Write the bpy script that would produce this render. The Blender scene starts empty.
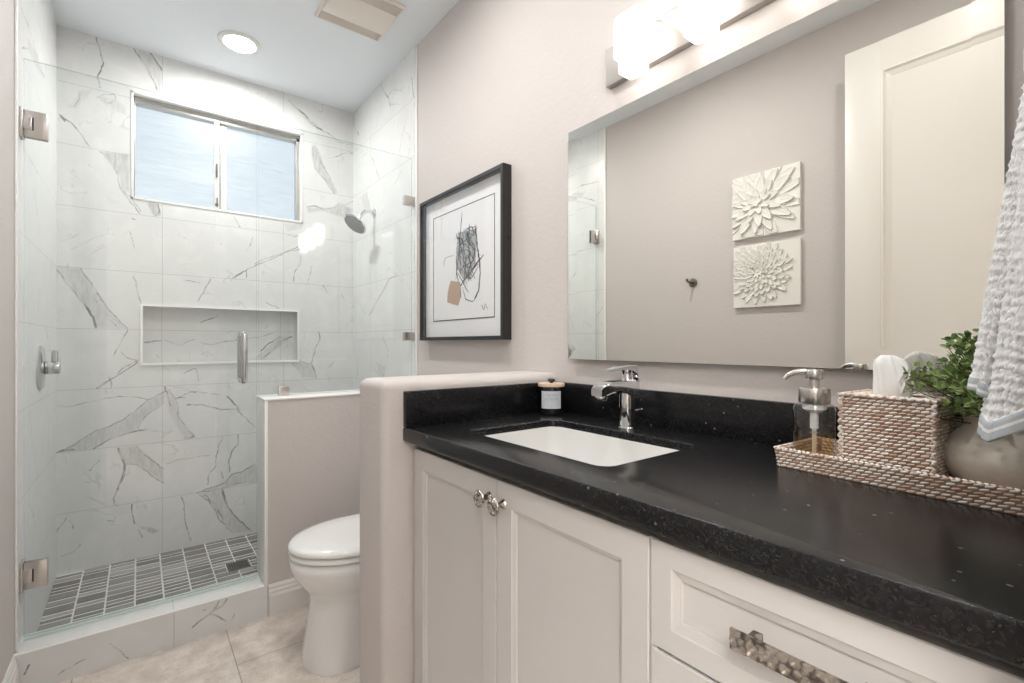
import bpy, bmesh, math, random
import numpy as np
from mathutils import Vector, Matrix
random.seed(7)
RG = random.Random(11)
scn = bpy.context.scene
COL = scn.collection
PI = math.pi

# ---------------------------------------------------------------- camera
EYE = 1.15
cam_d = bpy.data.cameras.new('camera'); cam = bpy.data.objects.new('camera', cam_d); COL.objects.link(cam)
cam_d.sensor_width = 36.0; cam_d.lens = 480.0 / 1024 * 36; cam_d.clip_start = 0.01
cam_d.shift_y = 2.0 / 1024
YAW = math.atan(373 / 480)
cam.location = (0, 0, EYE); cam.rotation_euler = (PI / 2, 0, -YAW)
scn.camera = cam
# ---------------------------------------------------------------- world, exposure
w = bpy.data.worlds.new('sky'); scn.world = w; w.use_nodes = True
wb = w.node_tree.nodes['Background']; wb.inputs[0].default_value = (0.80, 0.91, 1.0, 1); wb.inputs[1].default_value = 0.34
vs = scn.view_settings
vs.view_transform = 'Standard'; vs.look = 'None'; vs.gamma = 1; vs.use_curve_mapping = False; vs.exposure = 1.8
SHADE_E = 1.3        # vanity lamp glass
CAN_E = 77.0         # recessed shower lamp lens
HALL_FILL_E = 4.8         # added fill panel in the hallway, out of view

# ---------------------------------------------------------------- constants (metres)
WR = 1.154      # mirror wall
WL = -0.324     # opposite wall
YB = 3.24       # shower end wall
YF = 0.03       # room face of the doorway wall
ZC = 2.717      # ceiling
CT = 0.919      # counter top
YP = 1.235      # vanity side of the half wall
YS = 2.226      # front of shower half wall / curb

# ---------------------------------------------------------------- materials
def mat(name, col=(.8, .8, .8), rough=.5, metal=0, spec=.5, **k):
    m = bpy.data.materials.new(name); m.use_nodes = True
    b = m.node_tree.nodes['Principled BSDF']
    b.inputs['Base Color'].default_value = (*col, 1); b.inputs['Roughness'].default_value = rough
    b.inputs['Metallic'].default_value = metal; b.inputs['Specular IOR Level'].default_value = spec
    for kk, vv in k.items():
        b.inputs[kk.replace('_', ' ')].default_value = vv
    return m
def N(m, t, **k):
    n = m.node_tree.nodes.new(t)
    for a, b in k.items():
        if a.startswith('i_'): n.inputs[a[2:].replace('_', ' ')].default_value = b
        else: setattr(n, a, b)
    return n
def L(m, a, b): m.node_tree.links.new(a, b)
def P(m): return m.node_tree.nodes['Principled BSDF']
def coords(m): return N(m, 'ShaderNodeTexCoord').outputs['Object']
def geopos(m): return N(m, 'ShaderNodeNewGeometry').outputs['Position']
def math_(m, op, a, b=None, c=None, clamp=False):
    n = N(m, 'ShaderNodeMath', operation=op, use_clamp=clamp)
    for i, v in enumerate((a, b, c)):
        if v is None: continue
        if isinstance(v, (int, float)): n.inputs[i].default_value = v
        else: L(m, v, n.inputs[i])
    return n.outputs[0]
def mixc(m, f, a, b):
    n = N(m, 'ShaderNodeMix', data_type='RGBA')
    for i, v in ((0, f), (6, a), (7, b)):
        if isinstance(v, (int, float)): n.inputs[i].default_value = v
        elif isinstance(v, tuple): n.inputs[i].default_value = (*v, 1)
        else: L(m, v, n.inputs[i])
    return n.outputs[2]
def noise(m, vec, scale, detail=3, rough=.5, dist=0):
    n = N(m, 'ShaderNodeTexNoise'); n.inputs['Scale'].default_value = scale; n.inputs['Detail'].default_value = detail
    n.inputs['Roughness'].default_value = rough; n.inputs['Distortion'].default_value = dist
    L(m, vec, n.inputs['Vector']); return n.outputs['Fac']
def smooth(m, v, lo, hi, a=0., b=1.):
    n = N(m, 'ShaderNodeMapRange', interpolation_type='SMOOTHSTEP')
    n.inputs[1].default_value = lo; n.inputs[2].default_value = hi; n.inputs[3].default_value = a; n.inputs[4].default_value = b
    L(m, v, n.inputs[0]); return n.outputs[0]
def bump(m, h, strength, dist):
    n = N(m, 'ShaderNodeBump'); n.inputs['Strength'].default_value = strength; n.inputs['Distance'].default_value = dist
    L(m, h, n.inputs['Height']); L(m, n.outputs[0], P(m).inputs['Normal'])

def paint(name, col, rough=.6, bs=.25, scale=95):
    m = mat(name, col, rough, spec=.3); c = geopos(m)
    h = math_(m, 'ADD', noise(m, c, scale, 3), math_(m, 'MULTIPLY', noise(m, c, scale * .35, 2), .8))
    bump(m, h, bs, .004)
    return m
M_wall = paint('textured_greige_paint', (.62, .578, .558))
M_wall_trim = paint('smooth_plaster_return', (.75, .70, .66), bs=.1)
M_ceil = paint('ceiling_paint', (.84, .88, .91), .7, .12)  # cool window light on the ceiling is put into this bluish colour
M_white = mat('white_trim_paint', (.80, .78, .75), .35)
M_door = mat('white_door_paint', (.80, .78, .74), .35)
M_cab = mat('cabinet_paint', (.62, .60, .588), .35)
M_dark = mat('dark_gap', (.02, .02, .02), .8)
M_chrome = mat('polished_chrome', (.74, .75, .76), .06, 1)
M_satin = mat('satin_chrome', (.60, .61, .62), .16, 1)
M_nickel = mat('brushed_nickel', (.60, .575, .55), .28, 1)
M_porc = mat('white_porcelain', (.86, .86, .85), .08, spec=.6)
M_sink = mat('white_sink_glaze', (.74, .735, .72), .12, spec=.5)
M_frame = mat('black_frame', (.018, .018, .02), .32)
M_plaster = mat('white_plaster_relief', (.84, .83, .79), .6)
M_tileedge = mat('white_tile_edge', (.92, .915, .90), .25)

def marble(name, plane, joints, zoff=0., zstep=.306, grout=.0022):
    # plane: 0 -> horizontal coordinate is X, 1 -> Y ; 2 -> flat top (no z joints)
    m = mat(name, (.8, .8, .8), .30, spec=.4); c = geopos(m)
    s = N(m, 'ShaderNodeSeparateXYZ'); L(m, c, s.inputs[0])
    nz = noise(m, c, 55, 4, .6); nz2 = noise(m, c, 9, 4, .55, .6)
    dv = N(m, 'ShaderNodeAttribute', attribute_name='vein').outputs['Fac']
    pa = N(m, 'ShaderNodeAttribute', attribute_name='patch').outputs['Fac']
    wig = math_(m, 'MULTIPLY', math_(m, 'SUBTRACT', nz, .5), .006)
    vein = smooth(m, math_(m, 'ADD', dv, wig), -.001, .0028, .85, 0)
    # streaks inside the grey clouds
    mp = N(m, 'ShaderNodeMapping'); mp.inputs['Rotation'].default_value = (.2, .9, .3); mp.inputs['Scale'].default_value = (3, 3, .6)
    L(m, c, mp.inputs[0])
    st = noise(m, mp.outputs[0], 22, 5, .65)
    cloud = math_(m, 'MULTIPLY', pa, smooth(m, st, .25, .75, .12, .62))
    # faint free veins
    f1 = math_(m, 'ABSOLUTE', math_(m, 'SUBTRACT', noise(m, c, 2.6, 5, .55, .8), .5))
    faint = math_(m, 'MULTIPLY', smooth(m, f1, 0, .010, .22, 0), smooth(m, nz2, .48, .62, 0, 1))
    vein = math_(m, 'MULTIPLY', vein, smooth(m, noise(m, c, 17, 3), .36, .62, .38, 1))
    tot = math_(m, 'MAXIMUM', vein, math_(m, 'MAXIMUM', cloud, faint))
    base = mixc(m, smooth(m, nz2, .35, .7), (.76, .77, .765), (.81, .815, .81))
    colr = mixc(m, tot, base, (.17, .17, .175))
    # grout lines
    g = None
    if zstep:
        q = math_(m, 'ABSOLUTE', math_(m, 'SUBTRACT', math_(m, 'PINGPONG', math_(m, 'SUBTRACT', s.outputs[2], zoff), zstep / 2), 0))
        g = q
    if joints is not None:
        h = math_(m, 'PINGPONG', math_(m, 'SUBTRACT', s.outputs[plane], joints[0]), joints[1] / 2)
        g = h if g is None else math_(m, 'MINIMUM', g, h)
    if g is not None:
        gm = smooth(m, g, grout * .4, grout, 1, 0)
        colr = mixc(m, math_(m, 'MULTIPLY', gm, .55), colr, (.42, .42, .40))
    L(m, colr, P(m).inputs['Base Color'])
    return m

def glass(name, tint, rough=0.0, refl=1.0):
    m = bpy.data.materials.new(name); m.use_nodes = True; nt = m.node_tree; nt.nodes.clear()
    o = nt.nodes.new('ShaderNodeOutputMaterial'); mx = nt.nodes.new('ShaderNodeMixShader'); tr = nt.nodes.new('ShaderNodeBsdfTransparent')
    gl = nt.nodes.new('ShaderNodeBsdfGlossy'); fr = nt.nodes.new('ShaderNodeLayerWeight'); fr.inputs[0].default_value = .5
    pw5 = nt.nodes.new('ShaderNodeMath'); pw5.operation = 'POWER'; pw5.inputs[1].default_value = 5
    sch = nt.nodes.new('ShaderNodeMath'); sch.operation = 'MULTIPLY_ADD'; sch.inputs[1].default_value = .96; sch.inputs[2].default_value = .04
    nt.links.new(fr.outputs['Facing'], pw5.inputs[0]); nt.links.new(pw5.outputs[0], sch.inputs[0])
    tr.inputs[0].default_value = (*tint, 1); gl.inputs['Roughness'].default_value = rough
    mu = nt.nodes.new('ShaderNodeMath'); mu.operation = 'MULTIPLY'; mu.inputs[1].default_value = refl
    nt.links.new(sch.outputs[0], mu.inputs[0]); nt.links.new(mu.outputs[0], mx.inputs[0])
    nt.links.new(tr.outputs[0], mx.inputs[1]); nt.links.new(gl.outputs[0], mx.inputs[2]); nt.links.new(mx.outputs[0], o.inputs[0])
    return m
M_glass = glass('shower_glass', (.982, .993, .990), refl=1.05)
M_glassedge = glass('glass_edge', (.72, .80, .77), refl=.6)
M_picglass = glass('picture_glass', (.99, .99, .99), refl=.9)

def emis(name, col, e):
    m = bpy.data.materials.new(name); m.use_nodes = True
    b = P(m); b.inputs['Emission Color'].default_value = (*col, 1); b.inputs['Emission Strength'].default_value = e
    b.inputs['Base Color'].default_value = (.9, .9, .9, 1)
    return m

# granite
M_gran = mat('black_granite', (.009, .009, .010), .16, spec=.36)
def _g(m):
    c = geopos(m)
    v = N(m, 'ShaderNodeTexVoronoi'); v.inputs['Scale'].default_value = 330; L(m, c, v.inputs['Vector'])
    v2 = N(m, 'ShaderNodeTexVoronoi'); v2.inputs['Scale'].default_value = 85; L(m, c, v2.inputs['Vector'])
    sc = N(m, 'ShaderNodeSeparateColor'); L(m, v.outputs['Color'], sc.inputs[0])
    sc2 = N(m, 'ShaderNodeSeparateColor'); L(m, v2.outputs['Color'], sc2.inputs[0])
    a = math_(m, 'MULTIPLY', smooth(m, sc.outputs[0], .6, 1), .014)
    f = math_(m, 'MULTIPLY', math_(m, 'GREATER_THAN', sc2.outputs[1], .94), smooth(m, v2.outputs['Distance'], .12, .28, .22, 0))
    colr = mixc(m, math_(m, 'ADD', a, f, clamp=True), (.008, .008, .009), (.55, .56, .58))
    L(m, colr, P(m).inputs['Base Color'])
    r = smooth(m, noise(m, c, 300, 2), .3, .7, .22, .27); L(m, r, P(m).inputs['Roughness'])
    bump(m, noise(m, c, 420, 2), .05, .0005)
_g(M_gran)

# ---------------------------------------------------------------- mesh helpers
def tag(o, label=None, cat=None, group=None, kind=None):
    if label: o['label'] = label
    if cat: o['category'] = cat
    if group: o['group'] = group
    if kind: o['kind'] = kind
    return o
def thing(name, label, cat, loc=(0, 0, 0), rz=0, group=None, kind=None):
    o = bpy.data.objects.new(name, None); COL.objects.link(o); o.empty_display_size = .05
    o.location = loc; o.rotation_euler = (0, 0, rz)
    return tag(o, label, cat, group, kind)

class MB:
    def __init__(s): s.bm = bmesh.new()
    def _mi(s, fs, mi):
        for f in fs: f.material_index = mi
    def box(s, x0, x1, y0, y1, z0, z1, b=0., mi=0, seg=2, rot=None, piv=None):
        bm = bmesh.new(); bmesh.ops.create_cube(bm, size=1)
        for v in bm.verts:
            v.co = Vector(((x0 + x1) / 2 + v.co.x * abs(x1 - x0), (y0 + y1) / 2 + v.co.y * abs(y1 - y0), (z0 + z1) / 2 + v.co.z * abs(z1 - z0)))
        if b > 0:
            b = min(b, .49 * min(abs(x1 - x0), abs(y1 - y0), abs(z1 - z0)))
            bmesh.ops.bevel(bm, geom=bm.edges[:], offset=b, segments=seg, affect='EDGES', profile=.5)
        if rot is not None:
            p = Vector(piv) if piv else Vector(((x0 + x1) / 2, (y0 + y1) / 2, (z0 + z1) / 2))
            for v in bm.verts: v.co = rot @ (v.co - p) + p
        s.merge(bm, mi); return s
    def merge(s, bm, mi=0):
        mp = {}
        for v in bm.verts: mp[v] = s.bm.verts.new(v.co)
        for f in bm.faces:
            try: nf = s.bm.faces.new([mp[v] for v in f.verts])
            except ValueError: continue
            nf.material_index = mi if mi is not None else f.material_index
        bm.free()
    def raw(s, vs_, fs, mi=0):
        v = [s.bm.verts.new(p) for p in vs_]
        for f in fs:
            try: nf = s.bm.faces.new([v[i] for i in f]); nf.material_index = mi
            except ValueError: pass
        return s
    def loft(s, rings, mi=0, cap0=True, cap1=True, closed=True):
        vr = [[s.bm.verts.new(p) for p in r] for r in rings]; n = len(rings[0])
        for a, b in zip(vr, vr[1:]):
            for i in range(n if closed else n - 1):
                j = (i + 1) % n
                f = s.bm.faces.new((a[i], a[j], b[j], b[i])); f.material_index = mi
        if cap0 and closed: s.bm.faces.new(list(reversed(vr[0]))).material_index = mi
        if cap1 and closed: s.bm.faces.new(vr[-1]).material_index = mi
        return s
    def lathe(s, prof, c, axis=(0, 0, 1), n=32, mi=0, cap0=True, cap1=True):
        ax = Vector(axis).normalized(); t = Vector((0, 0, 1)).rotation_difference(ax)
        rings = []
        for r, h in prof:
            r = max(r, 1e-5)
            rings.append([Vector(c) + t @ Vector((r * math.cos(2 * PI * i / n), r * math.sin(2 * PI * i / n), h)) for i in range(n)])
        return s.loft(rings, mi, cap0, cap1)
    def cyl(s, p0, p1, r0, r1=None, n=24, mi=0, b=0.):
        r1 = r0 if r1 is None else r1; d = Vector(p1) - Vector(p0); h = d.length
        if b: pr = [(r0 - b, 0), (r0 - b * .3, b * .3), (r0, b), (r1, h - b), (r1 - b * .3, h - b * .3), (r1 - b, h)]
        else: pr = [(r0, 0), (r1, h)]
        return s.lathe(pr, p0, d, n, mi)
    def tube(s, pts, r, n=12, mi=0, scale=None):
        pts = [Vector(p) for p in pts]; rings = []
        up = Vector((0, 0, 1))
        a = None
        for i, p in enumerate(pts):
            d = (pts[min(i + 1, len(pts) - 1)] - pts[max(i - 1, 0)]).normalized()
            if a is None:
                a = d.cross(up)
                if a.length < 1e-3: a = d.cross(Vector((0, 1, 0)))
            else: a = a - d * a.dot(d)
            a.normalize(); b = a.cross(d).normalized()
            rr = r[i] if isinstance(r, (list, tuple)) else r
            sa, sb = scale if scale else (1, 1)
            rings.append([p + a * (rr * sa * math.cos(2 * PI * k / n)) + b * (rr * sb * math.sin(2 * PI * k / n)) for k in range(n)])
        return s.loft(rings, mi)
    def build(s, name, mats, parent=None, flat=False, local=False, ang=35, recalc=True):
        org = Vector((0, 0, 0))
        if parent is not None and not local:
            q = parent
            while q is not None: org += q.location; q = q.parent
        if recalc: bmesh.ops.recalc_face_normals(s.bm, faces=s.bm.faces[:])
        for v in s.bm.verts: v.co -= org
        me = bpy.data.meshes.new(name); s.bm.to_mesh(me); s.bm.free()
        for m in (mats if isinstance(mats, (list, tuple)) else [mats]): me.materials.append(m)
        if not flat:
            me.polygons.foreach_set('use_smooth', [True] * len(me.polygons))
            me.set_sharp_from_angle(angle=math.radians(ang))
        o = bpy.data.objects.new(name, me); COL.objects.link(o); o.parent = parent
        return o
def box(name, m, x0, x1, y0, y1, z0, z1, b=0., parent=None, **k):
    return MB().box(x0, x1, y0, y1, z0, z1, b).build(name, m, parent, **k)
def struct(o, label=None): o['kind'] = 'structure'; return tag(o, label)
def arc(cx, cy, r, a0, a1, n): return [(cx + r * math.cos(a0 + (a1 - a0) * i / n), cy + r * math.sin(a0 + (a1 - a0) * i / n)) for i in range(n + 1)]
def rrect(cx, cy, hx, hy, r, n=5):
    o = []
    for k, (sx, sy) in enumerate(((1, 1), (-1, 1), (-1, -1), (1, -1))):
        o += arc(cx + sx * (hx - r), cy + sy * (hy - r), r, k * PI / 2, (k + 1) * PI / 2, n)
    return o
# ---- vein and drawing lines: (half width, [(horizontal, height), ...]) in metres, per wall
VEINS={'B': [(0.0022,[(-0.172,2.713),(-0.157,2.655),(-0.144,2.587),(-0.169,2.514),(-0.157,2.462)]),(0.0011,[(-0.235,2.413),(-0.24,2.371),(-0.258,2.332)]),(0.0011,[(-0.169,2.406),(-0.144,2.433),(-0.101,2.447),(-0.095,2.417),(-0.12,2.393),(-0.157,2.397)]),(0.0022,[(-0.021,2.713),(0.032,2.637),(0.081,2.52)]),(0.0033,[(0.048,2.715),(0.098,2.64)]),(0.0018,[(-0.311,2.281),(-0.263,2.248),(-0.227,2.2),(-0.199,2.15)]),(0.0033,[(-0.307,2.276),(-0.291,2.253)]),(0.0016,[(-0.159,2.134),(-0.117,2.091),(-0.094,2.047),(-0.079,1.971),(-0.032,1.92),(0.008,1.856)]),(0.0028,[(0.08,1.907),(0.088,1.873),(0.083,1.851),(0.066,1.841)]),(0.0013,[(-0.083,1.987),(-0.076,1.955),(-0.043,1.91),(0.004,1.842)]),(0.0016,[(-0.03,1.811),(-0.017,1.808)]),(0.0008,[(-0.037,1.741),(-0.026,1.692),(-0.017,1.65)]),(0.0024,[(-0.327,1.527),(-0.292,1.463),(-0.244,1.386),(-0.202,1.323)]),(0.005,[(-0.208,1.331),(-0.183,1.283),(-0.174,1.231)]),(0.0019,[(-0.232,1.528),(-0.202,1.471),(-0.158,1.391),(-0.114,1.311),(-0.049,1.228)]),(0.0009,[(-0.183,1.382),(-0.133,1.302),(-0.082,1.253)]),(0.0009,[(-0.171,1.333),(-0.095,1.244)]),(0.0016,[(-0.022,1.514),(-0.009,1.443),(0.009,1.367)]),(0.0014,[(0.432,1.531),(0.482,1.574),(0.568,1.63),(0.676,1.691),(0.798,1.766)]),(0.0033,[(0.445,1.538),(0.491,1.58)]),(0.0016,[(0.508,1.586),(0.508,1.542)]),(0.0011,[(0.327,1.523),(0.296,1.456),(0.265,1.39)]),(0.0011,[(0.204,1.504),(0.273,1.496)]),(0.0016,[(0.612,1.404),(0.685,1.368)]),(0.0011,[(-0.046,1.22),(-0.07,1.169),(-0.096,1.11),(-0.105,1.081)]),(0.0011,[(-0.073,1.105),(-0.05,1.075),(-0.01,1.062),(0.011,1.061)]),(0.0024,[(-0.006,1.053),(-0.037,1.024),(-0.076,0.992),(-0.109,0.968),(-0.141,0.944),(-0.172,0.921)]),(0.0022,[(-0.121,0.972),(-0.112,0.943),(-0.115,0.918)]),(0.0011,[(-0.006,1.062),(-0.063,1.025),(-0.089,0.992)]),(0.0011,[(0.196,0.981),(0.226,1.002),(0.256,1.011),(0.267,0.942)]),(0.0013,[(-0.328,0.848),(-0.281,0.836),(-0.233,0.845),(-0.178,0.857),(-0.121,0.869),(-0.063,0.872),(0.004,0.861),(0.045,0.849)]),(0.0019,[(-0.325,0.61),(-0.293,0.626),(-0.251,0.644),(-0.215,0.676),(-0.175,0.704),(-0.128,0.716),(-0.063,0.751),(-0.017,0.789),(0.017,0.825),(0.059,0.857),(0.112,0.888)]),(0.0026,[(-0.184,0.611),(-0.153,0.632),(-0.115,0.656),(-0.076,0.668)]),(0.0044,[(-0.083,0.666),(-0.037,0.68),(-0.003,0.687),(0.024,0.686)]),(0.0013,[(0.024,0.695),(0.059,0.676),(0.101,0.665)]),(0.0013,[(-0.003,0.698),(0.007,0.731),(0.031,0.764),(0.073,0.795),(0.108,0.827)]),(0.0033,[(-0.325,0.61),(-0.287,0.621),(-0.257,0.619)]),(0.0028,[(0.112,0.915),(0.13,0.843),(0.137,0.807)]),(0.0019,[(0.13,0.896),(0.159,0.841),(0.173,0.795),(0.17,0.751),(0.203,0.685),(0.241,0.626)]),(0.0015,[(0.166,0.845),(0.203,0.847)]),(0.0033,[(0.203,0.622),(0.241,0.622)]),(0.0033,[(0.222,0.656),(0.246,0.626)]),(0.0014,[(0.218,0.81),(0.274,0.801)]),(0.002,[(0.212,0.805),(0.273,0.804),(0.367,0.769),(0.457,0.761),(0.551,0.647)]),(0.0044,[(0.407,0.841),(0.465,0.761)]),(0.0012,[(0.167,0.848),(0.242,0.879),(0.367,0.853)]),(0.0011,[(0.138,0.912),(0.197,0.897),(0.257,0.869)]),(0.0011,[(0.204,0.99),(0.254,1.012),(0.265,0.951)]),(0.0044,[(-0.086,0.602),(-0.073,0.562),(-0.06,0.518),(-0.06,0.484)]),(0.0022,[(-0.06,0.484),(-0.07,0.444),(-0.086,0.385)]),(0.0018,[(-0.05,0.516),(-0.01,0.506),(0.024,0.471),(0.066,0.425),(0.108,0.387)]),(0.0033,[(0.024,0.553),(0.066,0.507),(0.105,0.466)]),(0.0014,[(-0.01,0.605),(0.024,0.553)]),(0.0022,[(-0.198,0.502),(-0.193,0.506)]),(0.0009,[(-0.197,0.506),(-0.159,0.55)]),(0.0009,[(-0.221,0.453),(-0.178,0.442)]),(0.0022,[(-0.07,0.451),(-0.089,0.391),(-0.105,0.344),(-0.099,0.309),(-0.086,0.304)]),(0.0015,[(-0.057,0.47),(-0.076,0.422),(-0.096,0.359)]),(0.0009,[(0.12,0.49),(0.186,0.507),(0.323,0.51)]),(0.0016,[(0.387,0.609),(0.363,0.555),(0.351,0.483),(0.351,0.445),(0.315,0.396),(0.311,0.341)]),(0.0022,[(0.465,0.614),(0.461,0.552),(0.428,0.509),(0.415,0.464),(0.419,0.397)]),(0.0022,[(0.257,0.305),(0.323,0.32),(0.395,0.335),(0.428,0.377),(0.486,0.386),(0.555,0.423)]),(0.0016,[(0.284,0.304),(0.355,0.305),(0.436,0.318),(0.503,0.325),(0.564,0.31)]),(0.0033,[(0.379,0.404),(0.387,0.365)]),(0.0022,[(0.257,0.305),(0.315,0.248),(0.355,0.174),(0.363,0.135),(0.436,0.038)]),(0.0055,[(0.383,0.3),(0.395,0.241),(0.411,0.191)]),(0.0033,[(0.411,0.191),(0.461,0.113),(0.529,0.026)]),(0.0022,[(0.292,0.289),(0.323,0.246),(0.355,0.212),(0.387,0.121)]),(0.0016,[(0.186,0.296),(0.201,0.244),(0.201,0.181),(0.215,0.105),(0.231,0.044)]),(0.0022,[(-0.029,0.3),(-0.029,0.249),(-0.019,0.195)]),(0.0011,[(-0.002,0.157),(0.015,0.11)]),(0.0014,[(-0.281,0.295),(-0.293,0.265),(-0.316,0.235),(-0.328,0.206)]),(0.0014,[(-0.275,0.269),(-0.26,0.246),(-0.26,0.226)]),(0.0011,[(-0.233,0.138),(-0.263,0.106),(-0.304,0.097)]),(0.0016,[(-0.128,0.236),(-0.102,0.224)]),(0.0015,[(0.744,2.679),(0.799,2.637),(0.856,2.594),(0.914,2.549),(0.994,2.53),(1.055,2.494),(1.183,2.5)]),(0.0022,[(0.799,2.637),(0.837,2.618),(0.885,2.561),(0.944,2.547)]),(0.0016,[(0.904,2.435),(0.934,2.34),(0.994,2.25),(1.04,2.156)]),(0.002,[(0.885,2.42),(0.895,2.29),(0.974,2.21),(1.024,2.142)]),(0.0011,[(0.984,2.372),(1.045,2.397),(1.097,2.433),(1.161,2.446)]),(0.0033,[(0.852,2.027),(0.907,2.042),(0.958,2.029)]),(0.0018,[(0.958,2.029),(1.02,2.051),(1.052,2.088),(1.095,2.08),(1.149,2.117)]),(0.0011,[(0.441,1.903),(0.475,1.837)]),(0.0013,[(0.552,1.629),(0.622,1.676),(0.695,1.709),(0.808,1.752)]),(0.0016,[(0.813,1.717),(0.808,1.655),(0.78,1.611),(0.77,1.539)]),(0.0011,[(0.882,1.652),(0.867,1.578),(0.848,1.525)]),(0.0016,[(0.948,1.532),(0.989,1.472)]),(0.0009,[(0.543,1.793),(0.509,1.697)]),(0.0009,[(0.732,1.829),(0.808,1.829)]),(0.0022,[(0.922,1.226),(0.932,1.184),(0.907,1.131),(0.887,1.058),(0.877,1.017)]),(0.0044,[(0.877,1.022),(0.897,0.975),(0.907,0.927)]),(0.0022,[(0.808,1.044),(0.838,1.023),(0.882,1.017)]),(0.0011,[(0.989,0.993),(1.02,1.029)]),(0.0013,[(0.761,1.025),(0.799,0.988),(0.828,0.936)]),(0.0015,[(1.073,1.476),(1.095,1.445)])],'N': [(0.0022,[(0.025,1.156),(0.053,1.159),(0.089,1.165),(0.104,1.165)]),(0.0016,[(0.115,1.17),(0.148,1.156),(0.19,1.138),(0.213,1.157),(0.255,1.173)]),(0.0022,[(0.281,1.27),(0.329,1.294),(0.37,1.315)]),(0.0016,[(0.281,1.157),(0.329,1.144),(0.403,1.16),(0.488,1.174),(0.576,1.187),(0.667,1.213)]),(0.0028,[(0.599,1.102),(0.649,1.152),(0.714,1.193)]),(0.0022,[(0.603,1.051),(0.658,1.101),(0.714,1.162),(0.782,1.194)])],'R': [(0.0028,[(2.772,2.711),(2.698,2.628),(2.644,2.569),(2.627,2.526)]),(0.0011,[(2.662,2.598),(2.592,2.606),(2.493,2.557),(2.445,2.558)]),(0.0011,[(2.627,2.536),(2.509,2.487)]),(0.0022,[(2.354,2.573),(2.339,2.5),(2.324,2.454)]),(0.0011,[(2.414,2.382),(2.477,2.295),(2.509,2.208)]),(0.0024,[(2.909,2.324),(2.869,2.258),(2.791,2.152)]),(0.0033,[(2.439,2.722),(2.43,2.702)]),(0.0033,[(3.161,2.563),(3.133,2.526)]),(0.0022,[(2.992,2.119),(2.93,1.988)]),(0.0011,[(2.477,2.108),(2.559,2.06)]),(0.0016,[(3.057,2.086),(2.992,2.119)]),(0.0022,[(2.643,1.526),(2.738,1.46),(2.88,1.375),(2.945,1.328)]),(0.0022,[(2.643,1.526),(2.535,1.532)]),(0.0011,[(3.201,1.464),(3.104,1.397),(2.967,1.313)]),(0.0016,[(3.252,1.199),(3.191,1.057),(3.152,0.935)]),(0.0016,[(2.758,1.209),(2.68,1.13),(2.661,1.1)]),(0.0016,[(2.661,1.084),(2.699,1.006),(2.738,0.941)]),(0.0018,[(2.369,1.796),(2.322,1.676),(2.322,1.578)]),(0.0016,[(2.88,0.998),(2.778,0.947)])],'L': [(0.0022,[(2.32,2.301),(2.465,2.315),(2.603,2.305),(2.758,2.284),(2.861,2.291)]),(0.0016,[(2.343,2.169),(2.491,2.236),(2.518,2.293)]),(0.0016,[(2.826,2.404),(2.898,2.382),(2.861,2.291)]),(0.0009,[(2.465,1.835),(2.758,1.828)]),(0.0022,[(2.574,1.744),(2.632,1.708),(2.693,1.659)]),(0.0011,[(2.693,1.659),(2.758,1.553)]),(0.0022,[(2.276,1.405),(2.32,1.357),(2.343,1.319)]),(0.0033,[(2.898,1.22),(3.014,1.116)]),(0.0011,[(2.725,1.365),(2.693,1.278)]),(0.0016,[(2.491,0.911),(2.574,0.771),(2.693,0.614),(2.603,0.619)]),(0.0016,[(2.974,0.812),(2.974,0.659)]),(0.0022,[(2.491,0.562),(2.603,0.482)]),(0.0016,[(2.53,0.533),(2.647,0.428),(2.71,0.327)]),(0.0016,[(3.084,0.308),(3.001,0.236)])],'C': [(0.0028,[(0.164,0.052),(0.189,0.069),(0.22,0.083),(0.231,0.092),(0.252,0.125)]),(0.0022,[(0.22,0.083),(0.252,0.06),(0.274,0.036)]),(0.0022,[(0.231,0.092),(0.263,0.1),(0.279,0.122)]),(0.0011,[(0.307,0.056),(0.296,0.032)]),(0.0016,[(0.2,0.107),(0.207,0.103)]),(0.0016,[(-0.297,0.064),(-0.286,0.091)]),(0.0011,[(-0.215,0.029),(-0.146,0.054)]),(0.0011,[(-0.083,0.085),(-0.029,0.007)])]}
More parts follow.
